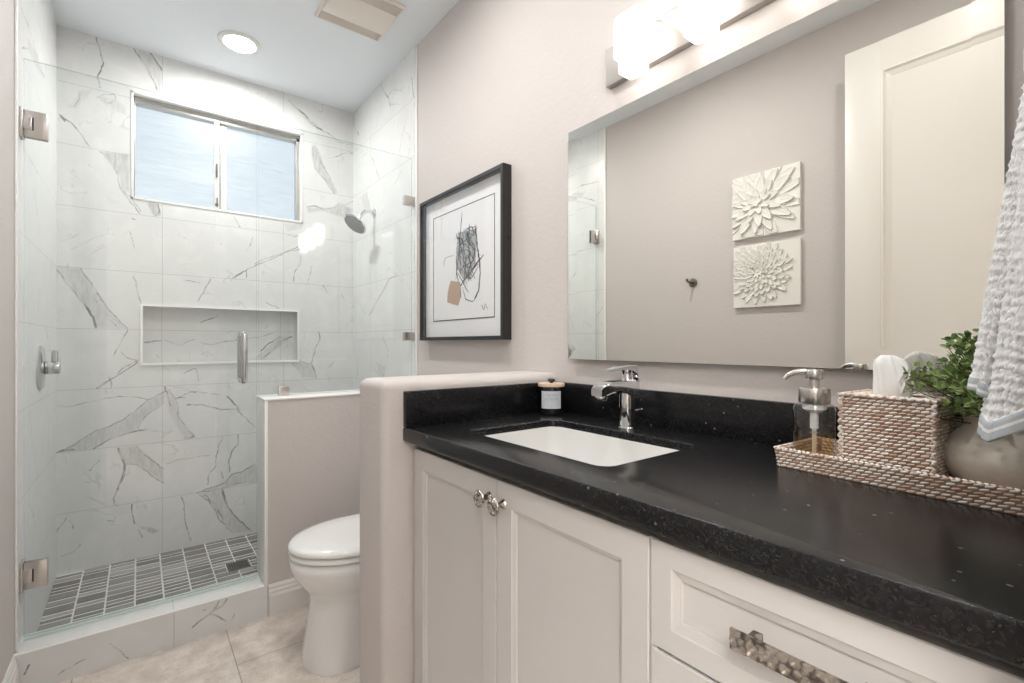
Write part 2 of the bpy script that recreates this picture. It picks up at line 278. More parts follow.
PATCHES={'B': [(0.4,[(-0.252,2.368),(-0.229,2.414),(-0.193,2.442),(-0.205,2.398),(-0.252,2.334),(-0.281,2.325)]),(0.45,[(-0.021,2.713),(0.048,2.715),(0.103,2.642),(0.098,2.526),(0.081,2.52)]),(0.4,[(-0.27,2.331),(-0.235,2.428),(-0.191,2.432),(-0.249,2.328)]),(0.4,[(-0.169,2.42),(-0.102,2.421),(-0.056,2.396),(-0.048,2.348),(-0.102,2.362),(-0.154,2.395)]),(0.7,[(-0.159,2.134),(-0.04,2.15),(-0.04,1.948),(-0.071,1.962),(-0.086,2.019),(-0.117,2.082)]),(1,[(0.035,1.907),(0.083,1.916),(0.094,1.852),(0.073,1.836),(0.052,1.858)]),(0.5,[(-0.327,1.527),(-0.232,1.528),(-0.202,1.471),(-0.114,1.311),(-0.049,1.228),(-0.174,1.231),(-0.183,1.283),(-0.244,1.386)]),(0.7,[(-0.298,1.527),(-0.232,1.528),(-0.218,1.486),(-0.262,1.506)]),(0.9,[(-0.172,0.921),(-0.141,0.953),(-0.109,0.972),(-0.115,0.96),(-0.141,0.936)]),(0.55,[(-0.325,0.61),(-0.175,0.704),(-0.063,0.751),(0.059,0.857),(0.112,0.888),(0.108,0.827),(0.031,0.764),(-0.003,0.698),(-0.076,0.668),(-0.115,0.656),(-0.184,0.611)]),(0.4,[(0.115,0.915),(0.159,0.841),(0.173,0.768),(0.241,0.626),(0.196,0.623),(0.13,0.772)]),(0.6,[(-0.083,0.606),(-0.01,0.605),(0.105,0.466),(0.108,0.387),(0.024,0.471),(-0.01,0.506),(-0.05,0.516),(-0.06,0.518)]),(0.5,[(0.257,0.305),(0.323,0.32),(0.428,0.367),(0.555,0.423),(0.581,0.307),(0.436,0.318),(0.387,0.299)]),(0.5,[(0.257,0.305),(0.383,0.3),(0.411,0.191),(0.529,0.026),(0.453,0.03),(0.363,0.135),(0.315,0.248)]),(1,[(-0.002,0.174),(0.056,0.156),(0.088,0.131),(0.056,0.121),(0.029,0.15)]),(0.6,[(0.781,2.651),(0.856,2.604),(0.954,2.55),(0.934,2.539),(0.856,2.573)]),(0.8,[(0.885,2.435),(0.909,2.436),(0.984,2.259),(1.04,2.156),(1.03,2.143),(0.974,2.215),(0.934,2.248),(0.895,2.29),(0.88,2.378)]),(0.7,[(0.852,2.027),(1.02,2.051),(1.052,2.088),(1.149,2.062),(1.127,1.993),(1.041,2.001),(0.948,2.017),(0.857,1.991)]),(0.5,[(0.718,1.898),(0.828,1.909),(0.808,1.876),(0.732,1.854)]),(0.5,[(0.761,1.025),(0.808,1.044),(0.882,1.017),(0.902,0.927),(0.828,0.936)])],'N': [(0.5,[(0.567,1.062),(0.714,1.193),(0.782,1.194),(0.621,1.051)])],'R': [(0.5,[(3.102,2.113),(2.992,2.127),(2.93,1.988),(3.035,2.011)]),(0.5,[(2.838,1.04),(2.699,1.006),(2.738,0.941),(2.798,0.938)])],'L': [(0.6,[(2.44,2.254),(2.632,2.299),(2.861,2.286),(2.693,2.244),(2.491,2.222)])],'C': []}
STROKES=[(0.004,[(1.829,1.733),(1.844,1.638),(1.861,1.535),(1.879,1.444)]),(0.006,[(1.718,1.659),(1.707,1.563),(1.689,1.498),(1.685,1.436),(1.696,1.375),(1.729,1.338)]),(0.006,[(1.658,1.521),(1.707,1.495),(1.764,1.458),(1.836,1.414),(1.894,1.368)]),(0.004,[(1.866,1.47),(1.824,1.425),(1.776,1.372)]),(0.003,[(1.8,1.658),(1.718,1.65),(1.725,1.616),(1.788,1.634)]),(0.003,[(1.861,1.588),(1.776,1.613),(1.725,1.566),(1.741,1.506),(1.824,1.491)]),(0.003,[(1.849,1.56),(1.8,1.565),(1.752,1.545),(1.8,1.513),(1.849,1.467)]),(0.003,[(1.776,1.549),(1.734,1.515),(1.776,1.472),(1.8,1.436)]),(0.002,[(1.874,1.643),(1.776,1.651),(1.711,1.62)]),(0.002,[(1.993,1.512),(1.979,1.552),(1.899,1.554)]),(0.0025,[(1.824,1.399),(1.8,1.345),(1.741,1.331),(1.702,1.363)]),(0.003,[(1.844,1.625),(1.812,1.593),(1.829,1.557)]),(0.003,[(1.757,1.622),(1.776,1.574),(1.764,1.496)]),(0.003,[(1.702,1.475),(1.752,1.431),(1.788,1.448)]),(0.002,[(1.674,1.312),(1.658,1.292),(1.645,1.316),(1.629,1.291)]),(0.002,[(1.952,1.411),(1.899,1.433),(1.874,1.404)]),(0.0045,[(1.879,1.551),(1.874,1.47),(1.859,1.426)]),(0.0035,[(1.849,1.428),(1.834,1.354)]),(0.003,[(1.812,1.496),(1.741,1.474),(1.693,1.489)]),(0.0025,[(1.776,1.645),(1.804,1.618),(1.776,1.587)])]
ART_LINE=[(2.093,1.761),(1.583,1.757),(1.579,1.256),(2.084,1.262)]
ART_TAN=[(1.926,1.44),(1.844,1.425),(1.839,1.361),(1.861,1.321),(1.958,1.343),(1.952,1.391)]
ART_SMUDGE=[(1.861,1.647),(1.718,1.643),(1.711,1.564),(1.725,1.478),(1.764,1.432),(1.824,1.438),(1.874,1.497),(1.879,1.577)]
# ---------------------------------------------------------------- room shell
def grid_panel(name, m, plane, const, hr, zr, holes, key, parent=None, thick=.012, outward=1, step=.004):
    """marble cladding: fine grid with the distance to the nearest vein stored per vertex"""
    def axis(lo, hi, br):
        pts = sorted(set([lo, hi] + [b for b in br if lo < b < hi])); out = []
        for a, b in zip(pts, pts[1:]):
            k = max(1, round((b - a) / step)); out += list(np.linspace(a, b, k, endpoint=False))
        return np.array(out + [pts[-1]])
    A = axis(hr[0], hr[1], [h for q in holes for h in q[:2]]); Z = axis(zr[0], zr[1], [h for q in holes for h in q[2:]])
    na, nz_ = len(A), len(Z)
    AA, ZZ = np.meshgrid(A, Z, indexing='ij'); px = AA.ravel(); pz = ZZ.ravel()
    co = np.zeros((na * nz_, 3))
    if plane == 'y': co[:, 0] = px; co[:, 1] = const
    else: co[:, 1] = px; co[:, 0] = const
    co[:, 2] = pz
    faces = []
    for i in range(na - 1):
        ac = (A[i] + A[i + 1]) / 2
        for j in range(nz_ - 1):
            zc = (Z[j] + Z[j + 1]) / 2
            if any(h[0] < ac < h[1] and h[2] < zc < h[3] for h in holes): continue
            a = i * nz_ + j
            f = (a, a + nz_, a + nz_ + 1, a + 1)
            faces.append(f if outward > 0 else f[::-1])
    me = bpy.data.meshes.new(name); me.from_pydata(co.tolist(), [], faces); me.materials.append(m)
    d, pt = field(px, pz, key)
    at = me.attributes.new('vein', 'FLOAT', 'POINT'); at.data.foreach_set('value', d.astype(np.float32))
    at = me.attributes.new('patch', 'FLOAT', 'POINT'); at.data.foreach_set('value', pt.astype(np.float32))
    o = bpy.data.objects.new(name, me); COL.objects.link(o); o.parent = parent
    md = o.modifiers.new('thickness', 'SOLIDIFY'); md.thickness = thick; md.offset = -1
    return o
def hash_seed(k): return sum(ord(c) for c in str(k))
def rough_line(pl, R):
    out = [pl[0]]
    for (a, b), (c, d_) in zip(pl, pl[1:]):
        l_ = math.hypot(c - a, d_ - b); n = max(1, int(l_ / .018))
        for i in range(1, n):
            t = i / n; o_ = R.uniform(-.0035, .0035); out.append((a + (c - a) * t - (d_ - b) / l_ * o_, b + (d_ - b) * t + (c - a) / l_ * o_))
        out.append((c, d_))
    return out
def field(px, pz, key):
    d = np.full(px.shape, .2)
    RJ = random.Random(hash_seed(key))
    for wd, pl0 in VEINS.get(key, []):
        pl = rough_line(pl0, RJ)
        for (x0, z0), (x1, z1) in zip(pl, pl[1:]):
            dx, dz = x1 - x0, z1 - z0; q = dx * dx + dz * dz + 1e-9
            t = np.clip(((px - x0) * dx + (pz - z0) * dz) / q, 0, 1)
            d = np.minimum(d, np.hypot(px - x0 - t * dx, pz - z0 - t * dz) - wd * .9)
    pt = np.zeros(px.shape)
    for g, pl in PATCHES.get(key, []):
        ins = np.zeros(px.shape, bool); dd = np.full(px.shape, .2); n = len(pl)
        for i in range(n):
            (x0, z0), (x1, z1) = pl[i], pl[(i + 1) % n]
            c = ((z0 > pz) != (z1 > pz)) & (px < (x1 - x0) * (pz - z0) / (z1 - z0 + 1e-12) + x0); ins ^= c
            dx, dz = x1 - x0, z1 - z0; q = dx * dx + dz * dz + 1e-9
            t = np.clip(((px - x0) * dx + (pz - z0) * dz) / q, 0, 1)
            dd = np.minimum(dd, np.hypot(px - x0 - t * dx, pz - z0 - t * dz))
        pt = np.maximum(pt, np.where(ins, g * np.clip(.55 + dd / .02, 0, 1), np.clip(.5 - dd / .008, 0, 1) * g))
    return d, pt

M_mB = marble('marble_tile_end_wall', 0, (.101, .612))
M_mS = marble('marble_tile_side_wall', 1, (2.93, .612))
M_mC = marble('marble_curb', 0, (.105, .612), zstep=None)
# simple marble parts carry no vein attribute: default 0 would read as "on a vein", so they go through this too
def fill_attr(o, key=None):
    me = o.data; n = len(me.vertices); co = np.zeros(n * 3); me.vertices.foreach_get('co', co); co = co.reshape(-1, 3)
    a = me.attributes.new('vein', 'FLOAT', 'POINT'); b = me.attributes.new('patch', 'FLOAT', 'POINT')
    a.data.foreach_set('value', np.full(n, .2, np.float32)); b.data.foreach_set('value', np.zeros(n, np.float32))
    return o

WX0, WX1, WZ0, WZ1 = -.034, .827, 1.916, 2.489      # window hole
NX0, NX1, NZ0, NZ1 = .017, .791, 1.045, 1.350       # niche hole
# end wall: the tile face, with the structure behind it
wall_back = struct(grid_panel('wall_back', M_mB, 'y', YB, (WL, WR), (0, ZC), [(WX0, WX1, WZ0, WZ1), (NX0, NX1, NZ0, NZ1)], 'B'))
bb = MB()
bb.box(WL - .12, WR + .12, YB + .14, YB + .20, 0, WZ0); bb.box(WL - .12, WX0, YB + .013, YB + .20, 0, ZC)
bb.box(WX1, WR + .12, YB + .013, YB + .20, 0, ZC); bb.box(WX0, WX1, YB + .013, YB + .20, WZ1, ZC)
bb.box(WX0, WX1, YB + .013, YB + .14, NZ1 + .012, WZ0)
o = bb.build('wall_core', M_wall_trim, wall_back, flat=True)
# niche lining
nb = grid_panel('niche_back', M_mB, 'y', YB + .09, (NX0, NX1), (NZ0, NZ1), [], 'N', wall_back)
nl = MB(); nl.box(NX0, NX1, YB, YB + .09, NZ0 - .012, NZ0).box(NX0, NX1, YB, YB + .09, NZ1, NZ1 + .012)
nl.box(NX0 - .012, NX0, YB, YB + .09, NZ0 - .012, NZ1 + .012).box(NX1, NX1 + .012, YB, YB + .09, NZ0 - .012, NZ1 + .012)
fill_attr(nl.build('niche_lining', marble('marble_niche', 0, (.101, .612)), wall_back, flat=True))
nt_ = MB(); e = .012
nt_.box(NX0 - e, NX1 + e, YB - .008, YB, NZ0 - e, NZ0).box(NX0 - e, NX1 + e, YB - .008, YB, NZ1, NZ1 + e)
nt_.box(NX0 - e, NX0, YB - .008, YB, NZ0, NZ1).box(NX1, NX1 + e, YB - .008, YB, NZ0, NZ1)
nt_.build('niche_trim', M_tileedge, wall_back, flat=True)

# side walls
wall_right = struct(box('wall_right', M_wall, WR, WR + .12, YF - .12, YB + .2, 0, ZC))
grid_panel('marble_tile', M_mS, 'x', WR - .004, (2.305, YB), (0, ZC), [], 'R', wall_right, thick=.004, outward=-1, step=.005)
box('tile_edge', M_tileedge, WR - .008, WR, 2.290, 2.305, .9, ZC, .003, wall_right)
wall_left = struct(box('wall_left', M_wall, WL - .12, WL, YF - .12, YB + .2, 0, ZC))
grid_panel('marble_tile', M_mS, 'x', WL + .004, (YS + .034, YB), (0, ZC), [], 'L', wall_left, thick=.004, outward=1, step=.006)
box('tile_edge', M_tileedge, WL, WL + .008, YS + .020, YS + .034, .0, ZC, .003, wall_left)
# ceiling with the hallway's
struct(box('ceiling', M_ceil, -1.8, 2.0, -2.3, YB + .2, ZC, ZC + .1))

# floor: limestone tiles
M_floor = mat('beige_limestone_tile', (.55, .5, .45), .30, spec=.35)
def _f(m):
    c = geopos(m); s = N(m, 'ShaderNodeSeparateXYZ'); L(m, c, s.inputs[0])
    n1 = noise(m, c, 13, 6, .65); n2 = noise(m, c, 85, 3, .6)
    a = mixc(m, smooth(m, n1, .3, .7), (.60, .52, .46), (.82, .75, .69))
    pits = smooth(m, n2, .56, .72, 0, .38)
    a = mixc(m, pits, a, (.34, .27, .22))
    col_i = math_(m, 'FLOOR', math_(m, 'DIVIDE', math_(m, 'SUBTRACT', s.outputs[0], .276), .457))
    gx = math_(m, 'PINGPONG', math_(m, 'SUBTRACT', s.outputs[0], .276), .2285)
    # distance to the nearest joint multiple of .457
    fx = math_(m, 'SUBTRACT', .5, math_(m, 'ABSOLUTE', math_(m, 'SUBTRACT', math_(m, 'FRACT', math_(m, 'DIVIDE', math_(m, 'SUBTRACT', s.outputs[0], .276), .457)), .5)))
    yo = math_(m, 'ADD', math_(m, 'SUBTRACT', s.outputs[1], 1.96), math_(m, 'MULTIPLY', col_i, .30))
    fy = math_(m, 'SUBTRACT', .5, math_(m, 'ABSOLUTE', math_(m, 'SUBTRACT', math_(m, 'FRACT', math_(m, 'DIVIDE', yo, .610)), .5)))
    g = math_(m, 'MINIMUM', math_(m, 'MULTIPLY', fx, .457), math_(m, 'MULTIPLY', fy, .61))
    gm = smooth(m, g, .0012, .0026, 1, 0)
    a = mixc(m, math_(m, 'MULTIPLY', gm, .8), a, (.33, .30, .27))
    L(m, a, P(m).inputs['Base Color'])
    bump(m, math_(m, 'SUBTRACT', 1, math_(m, 'ADD', gm, pits)), .3, .002)
_f(M_floor)
struct(box('floor', M_floor, -1.8, 2.0, -2.3, YS + .1, -.1, 0))

# shower floor: strip mosaic on a pale grout bed
shower_floor = struct(box('floor_shower', mat('pale_grout', (.74, .73, .70), .6), WL - .1, WR + .1, YS + .1, YB + .15, -.1, .004))
M_mos = mat('grey_strip_mosaic', (.3, .3, .3), .25)
def _mz(m):
    g = N(m, 'ShaderNodeNewGeometry'); r = N(m, 'ShaderNodeValToRGB'); e = r.color_ramp.elements
    e[0].color = (.115, .105, .105, 1); e[1].color = (.42, .41, .40, 1); r.color_ramp.interpolation = 'LINEAR'
    x = e.new(.45); x.color = (.19, .18, .178, 1); x = e.new(.8); x.color = (.27, .265, .26, 1)
    L(m, g.outputs['Random Per Island'], r.inputs[0])
    mp = N(m, 'ShaderNodeMapping'); mp.inputs['Scale'].default_value = (9, 70, 9); L(m, g.outputs['Position'], mp.inputs[0])
    n = noise(m, mp.outputs[0], 1, 3, .6)
    L(m, mixc(m, smooth(m, n, .35, .8, 0, .25), r.outputs[0], (.5, .49, .48)), P(m).inputs['Base Color'])
_mz(M_mos)
mo = MB(); x = WL + .004; ci = 0
DR = (.405, 2.82)
while x < WR - .01:
    x1 = min(x + .0965, WR - .003); y = YS + .155 - RG.random() * .02
    while y < YB - .006:
        h = RG.choice((.018, .020, .036, .042, .060)); y1 = min(y + h, YB - .002)
        a0, a1, b0, b1 = DR[0] - .056, DR[0] + .056, DR[1] - .056, DR[1] + .056
        if y1 - y > .003:
            if x1 > a0 and x < a1 and y1 > b0 and y < b1:
                if a0 - x > .008: mo.box(x, a0, y, y1, .003, .0075)
                if x1 - a1 > .008: mo.box(a1, x1, y, y1, .003, .0075)
                if b0 - y > .004: mo.box(max(x, a0), min(x1, a1), y, b0, .003, .0075)
                if y1 - b1 > .004: mo.box(max(x, a0), min(x1, a1), b1, y1, .003, .0075)
            else: mo.box(x, x1, y, y1, .003, .0075)
        y = y1 + .0175
    x = x1 + .0065
mo.build('mosaic_strips', M_mos, shower_floor, flat=True)
dg = MB(); M_drain = mat('drain_grate_metal', (.16, .155, .15), .4, .7)
dg.box(DR[0] - .05, DR[0] + .05, DR[1] - .05, DR[1] + .05, .003, .006, 0, 1)
for i in range(9):
    for j in range(7):
        a = DR[0] - .044 + i * .011; b_ = DR[1] - .043 + j * .0143
        dg.box(a - .0032, a + .0032, b_ - .0042, b_ + .0042, .006, .0085, .001, 0, 1)
dg.box(DR[0] - .05, DR[0] + .05, DR[1] - .052, DR[1] - .047, .004, .0085); dg.box(DR[0] - .05, DR[0] + .05, DR[1] + .047, DR[1] + .052, .004, .0085)
dg.build('drain_cover', [M_drain, M_dark], shower_floor, flat=True)

# curb
HX = .425     # free end of the shower half wall
curb = struct(grid_panel('trim_1', M_mC, 'y', YS, (WL, HX), (0, .132), [], 'C', None, thick=.015), 'marble shower curb below the glass door')
fill_attr(MB().box(WL + .0005, HX, YS + .016, YS + .155, 0, .128, .003).build('curb_top', M_mC, curb))
box('curb_edge', M_tileedge, WL, HX, YS - .001, YS + .017, .128, .134, .002, curb)
# shower half wall
hw = struct(MB().box(HX, WR, YS, YS + .155, 0, .909).build('wall_shower_side', M_wall, flat=True), 'low greige half wall between toilet and shower')
fill_attr(box('tile_face', marble('marble_half_wall', 0, (.101, .612)), HX - .004, WR - .002, YS + .155, YS + .163, .0, .909, .001, hw))
fill_attr(box('end_tile', M_mC, HX - .008, HX, YS + .008, YS + .163, .128, .909, .002, hw))
box('cap', M_tileedge, HX - .012, WR - .001, YS - .006, YS + .168, .909, .918, .003, hw)
box('corner_edge', M_tileedge, HX - .010, HX + .004, YS - .003, YS + .010, .128, .912, .003, hw)
# vanity half wall: rounded bullnose top and end
PX = .519; PT = .192; PZ = 1.047; r_ = .024
pw = MB(); rings = []
def pring(ins, z):
    x0 = PX + ins; y0 = YP + ins; y1 = YP + PT - ins; rr = max(r_ - ins * .3, .004)
    pts = [(WR - .001, y0)] + [(x0 + rr + rr * math.cos(a), y0 + rr + rr * math.sin(a)) for a in [-PI / 2 - PI / 2 * i / 6 for i in range(7)]]
    pts += [(x0 + rr + rr * math.cos(a), y1 - rr + rr * math.sin(a)) for a in [PI - PI / 2 * i / 6 for i in range(7)]] + [(WR - .001, y1)]
    return [(p[0], p[1], z) for p in pts]
rings.append(pring(0, 0))
for i in range(0, 7):
    a = PI / 2 * i / 6; rings.append(pring(r_ * (1 - math.cos(a)), PZ - r_ + r_ * math.sin(a)))
pw.loft(rings)
struct(pw.build('wall_vanity_side', M_wall, ang=50), 'low half wall with rounded top between toilet and vanity')

# baseboards
def baseboard(name, p0, p1, nrm):
    (x0, y0), (x1, y1) = p0, p1; prof = [(0, 0), (.016, 0), (.016, .088), (.012, .098), (.012, .108), (.008, .114), (.008, .124), (.003, .134), (0, .134)]
    rings = [[(x0 + nrm[0] * d, y0 + nrm[1] * d, z) for d, z in prof], [(x1 + nrm[0] * d, y1 + nrm[1] * d, z) for d, z in prof]]
    return struct(MB().loft(rings).build(name, M_white, flat=True))
baseboard('baseboard_back', (HX + .006, YS), (WR, YS), (0, -1))
baseboard('baseboard_left', (WL, YF + .02), (WL, YS - .003), (1, 0))
baseboard('baseboard_right', (WR, YP + PT), (WR, YS), (-1, 0))

# doorway wall, hallway and open door
DX0, DX1, DZ = -.205, .52, 2.46
rw = MB(); rw.box(WL - .12, DX0, YF - .12, YF, 0, ZC).box(DX1, WR + .12, YF - .12, YF, 0, ZC).box(DX0, DX1, YF - .12, YF, DZ, ZC)
struct(rw.build('wall_front', M_wall, flat=True))
tr = MB(); t_ = .010
tr.box(DX0 - .075, DX0, YF, YF + .014, 0, DZ + .075, .003).box(DX0 - .075, DX1 + .055, YF, YF + .010, DZ, DZ + .075, .003)
tr.box(DX1, DX1 + .052, YF, YF + .008, 0, DZ + .075, .003).box(DX0 - .001, DX0 + .012, YF - .12, YF, 0, DZ).box(DX1 - .012, DX1 + .001, YF - .12, YF, 0, DZ)
tr.box(DX0, DX1, YF - .12, YF, DZ - .012, DZ + .001)
struct(tr.build('trim_2', M_white, flat=True), 'white casing around the open doorway')
M_hall = paint('hall_paint', (.70, .66, .62), bs=.05)
hb = MB(); hb.box(-1.8, -1.7, -2.3, YF - .12, 0, ZC).box(1.9, 2.0, -2.3, YF - .12, 0, ZC).box(-1.8, 2.0, -2.3, -2.2, 0, ZC)
hb.box(-1.8, WL - .12, YF - .22, YF - .12, 0, ZC).box(WR + .12, 2.0, YF - .22, YF - .12, 0, ZC)
struct(hb.build('wall_hallway', M_hall, flat=True))
hl = thing('hallway_fill_panel', 'wide flat white fill panel added unseen on the hallway ceiling to brighten the room', 'light', (-1.04, -1.15, ZC))  # added glowing panel, unseen, sends fill light through the doorway
box('frame', M_white, -1.62, -.46, -1.95, -.35, ZC - .03, ZC, .004, hl)
box('lens', emis('hall_fill_glow', (1, .98, .95), HALL_FILL_E), -1.59, -.49, -1.92, -.38, ZC - .045, ZC - .028, .004, hl)

d1 = thing('door_1', 'white panelled door standing open along the left wall', 'door', (DX0, YF + .02, 0), kind='structure')
XD = -.19; dth = .035; dY0, dY1 = YF + .02, .767
PN = .035
dr = MB()
st_, rl = .129, .123
zs = [(.24, .95), (1.09, 2.416 - rl)]
dr.box(XD - dth, XD, dY0, dY0 + st_, .01, 2.416, .002).box(XD - dth, XD, dY1 - st_, dY1, .01, 2.416, .002)
for z0, z1 in ((.01, .24), (.95, 1.09), (2.416 - rl, 2.416)): dr.box(XD - dth, XD, dY0 + st_ - .002, dY1 - st_ + .002, z0, z1, .0)
dr.build('door_frame', M_door, d1)
for z0, z1 in zs:
    y0, y1 = dY0 + st_, dY1 - st_; i1, i2 = .016, .036
    rgs = [[(X_, a, b) for a, b in ((y0 + i, z0 + i), (y1 - i, z0 + i), (y1 - i, z1 - i), (y0 + i, z1 - i))] for i, X_ in ((0, XD), (.008, XD + .004), (i1, XD - .004), (.026, XD - .007), (i2, XD - .012))]
    pm = MB().loft(rgs, cap0=False); pm.box(XD - dth + .006, XD - .013, y0, y1, z0, z1)
    pm.build('door_panel', M_door, d1, ang=20)
dk = MB().lathe([(.031, 0), (.031, .006), (.014, .012), (.011, .035), (.022, .042), (.028, .052), (.026, .064), (.014, .070)], (XD, dY1 - .065, .96), (1, 0, 0))
dk.build('door_knob', M_nickel, d1)

# ---------------------------------------------------------------- window
win = thing('window_1', 'horizontal sliding window with frosted panes high in the marble wall', 'window', (WX0, YB, WZ0), kind='structure')
M_alu = mat('anodised_aluminium', (.55, .54, .52), .35, .85)
M_vinyl = mat('white_window_vinyl', (.78, .77, .74), .4)
wl = MB(); fw = .012
for (a, b_, c_, d_) in ((WX0, WX1, WZ0, WZ0 + fw), (WX0, WX1, WZ1 - fw, WZ1), (WX0, WX0 + fw, WZ0, WZ1), (WX1 - fw, WX1, WZ0, WZ1)):
    wl.box(a, b_, YB - .004, YB + .075, c_, d_, .002)
wl.build('reveal', M_tileedge, win)
fx0, fx1, fz0, fz1 = WX0 + fw, WX1 - fw, WZ0 + fw, WZ1 - fw
wf = MB()
for (a, b_, c_, d_) in ((fx0, fx1, fz0, fz0 + .010), (fx0, fx1, fz1 - .034, fz1), (fx0, fx0 + .006, fz0, fz1), (fx1 - .020, fx1, fz0, fz1)):
    wf.box(a, b_, YB + .035, YB + .085, c_, d_, .002)
wf.box(fx0 + .004, fx1 - .004, YB + .028, YB + .036, fz1 - .014, fz1 - .004, .001)
wf.build('window_frame', M_alu, win)
MX = .385
sh = MB()
sh.box(MX - .038, MX - .012, YB + .034, YB + .06, fz0, fz1 - .02, .002); sh.box(MX - .008, MX + .026, YB + .052, YB + .08, fz0, fz1 - .02, .002)
sh.build('sash_stile', M_vinyl, win)
sg = MB().box(MX - .012, MX - .007, YB + .040, YB + .07, fz0, fz1 - .02); sg.build('sash_gap', M_dark, win)
lt = MB().box(MX - .032, MX - .022, YB + .020, YB + .035, 2.12, 2.20, .003).box(MX - .034, MX - .018, YB + .024, YB + .035, 1.95, 1.968, .003)
lt.box(MX - .028, MX - .022, YB + .020, YB + .035, 1.968, 2.0, .002)
lt.build('latch', mat('dark_latch_metal', (.12, .12, .12), .4, .6), win)
M_pane = bpy.data.materials.new('frosted_pane'); M_pane.use_nodes = True
def _pane(m):
    nt = m.node_tree; nt.nodes.clear(); o = nt.nodes.new('ShaderNodeOutputMaterial')
    tc = nt.nodes.new('ShaderNodeNewGeometry'); mp = nt.nodes.new('ShaderNodeMapping'); mp.inputs['Scale'].default_value = (9, 9, 150)
    nz = nt.nodes.new('ShaderNodeTexNoise'); nz.inputs['Scale'].default_value = 1; nz.inputs['Detail'].default_value = 3
    rp = nt.nodes.new('ShaderNodeMapRange'); rp.inputs[1].default_value = .3; rp.inputs[2].default_value = .7; rp.inputs[3].default_value = .88; rp.inputs[4].default_value = .95
    nt.links.new(tc.outputs['Position'], mp.inputs[0]); nt.links.new(mp.outputs[0], nz.inputs['Vector']); nt.links.new(nz.outputs['Fac'], rp.inputs[0])
    tr = nt.nodes.new('ShaderNodeBsdfTransparent'); gl = nt.nodes.new('ShaderNodeBsdfGlossy'); gl.inputs['Roughness'].default_value = .45
    mx = nt.nodes.new('ShaderNodeMixShader'); mx.inputs[0].default_value = .05
    nt.links.new(rp.outputs[0], tr.inputs[0]); nt.links.new(tr.outputs[0], mx.inputs[1]); nt.links.new(gl.outputs[0], mx.inputs[2]); nt.links.new(mx.outputs[0], o.inputs[0])
_pane(M_pane)
box('pane', M_pane, fx0 + .004, MX - .030, YB + .055, YB + .059, fz0 + .008, fz1 - .03, 0, win)
box('pane', M_pane, MX + .020, fx1 - .018, YB + .066, YB + .070, fz0 + .008, fz1 - .03, 0, win)

# ---------------------------------------------------------------- ceiling things
M_can = emis('can_lens', (1, .985, .96), CAN_E); M_can2 = emis('can_lens_dimmer', (1, .985, .96), CAN_E * .48)
for cx_, cy_, lab in ((.414, 2.845, 'round recessed light glowing in the ceiling above the shower'), (.417, .37, 'recessed ceiling light before the vanity, mirrored as a spot in the shower glass'),
                      (.45, 1.45, 'unseen recessed fill light added between the vanity and the toilet to brighten the room')):  # this last one is added out of view to brighten floor and walls
    rl_ = thing('recessed_ceiling_light', lab, 'light', (cx_, cy_, ZC), group='recessed ceiling lights')
    MB().lathe([(.100, 0), (.100, -.004), (.094, -.008), (.074, -.009), (.070, -.004), (.070, 0)], (cx_, cy_, ZC), n=48, cap0=False, cap1=False).build('trim_ring', M_white, rl_)
    MB().lathe([(.001, -.003), (.060, -.003), (.070, -.001), (.070, 0)], (cx_, cy_, ZC), n=48, cap1=False).build('lens', M_can if cy_ > 1 else M_can2, rl_)
fan = thing('exhaust_fan', 'square beige ceiling exhaust fan with curved cover and two slots', 'fan', (.82, 2.22, ZC))
M_fan = mat('ivory_plastic', (.80, .74, .67), .45); M_slot = mat('fan_slot_shade', (.42, .37, .31), .7)
fm = MB(); fx, fy, hh = .818, 2.222, .158
fm.loft([[(fx + a * k, fy + b_ * k, ZC - z) for a, b_ in ((-hh, -hh), (hh, -hh), (hh, hh), (-hh, hh))] for k, z in ((1, 0), (1, .008), (.97, .014), (.93, .014))], cap0=False, cap1=False)
fm.build('cover_rim', M_fan, fan)
box('slot_grille', M_slot, fx - .147, fx + .147, fy - .147, fy + .147, ZC - .012, ZC - .001, 0, fan)
cv = MB(); rg = []
for i in range(13):
    t = -1 + 2 * i / 12; rg.append((fy + t * .088, ZC - .016 - .012 * (1 - t * t)))
cv.loft([[(fx - .147, y, z) for y, z in rg] + [(fx - .147, rg[-1][0], ZC - .010), (fx - .147, rg[0][0], ZC - .010)],
         [(fx + .147, y, z) for y, z in rg] + [(fx + .147, rg[-1][0], ZC - .010), (fx + .147, rg[0][0], ZC - .010)]])
cv.build('curved_cover', M_fan, fan, ang=50)
for sg_ in (-1, 1):
    gb = MB()
    for k in range(7):
        y = fy + sg_ * (.094 + .008 * k); gb.box(fx - .145, fx + .145, y - .0015, y + .0015, ZC - .016, ZC - .011)
    gb.build('louvre', M_fan, fan, flat=True)
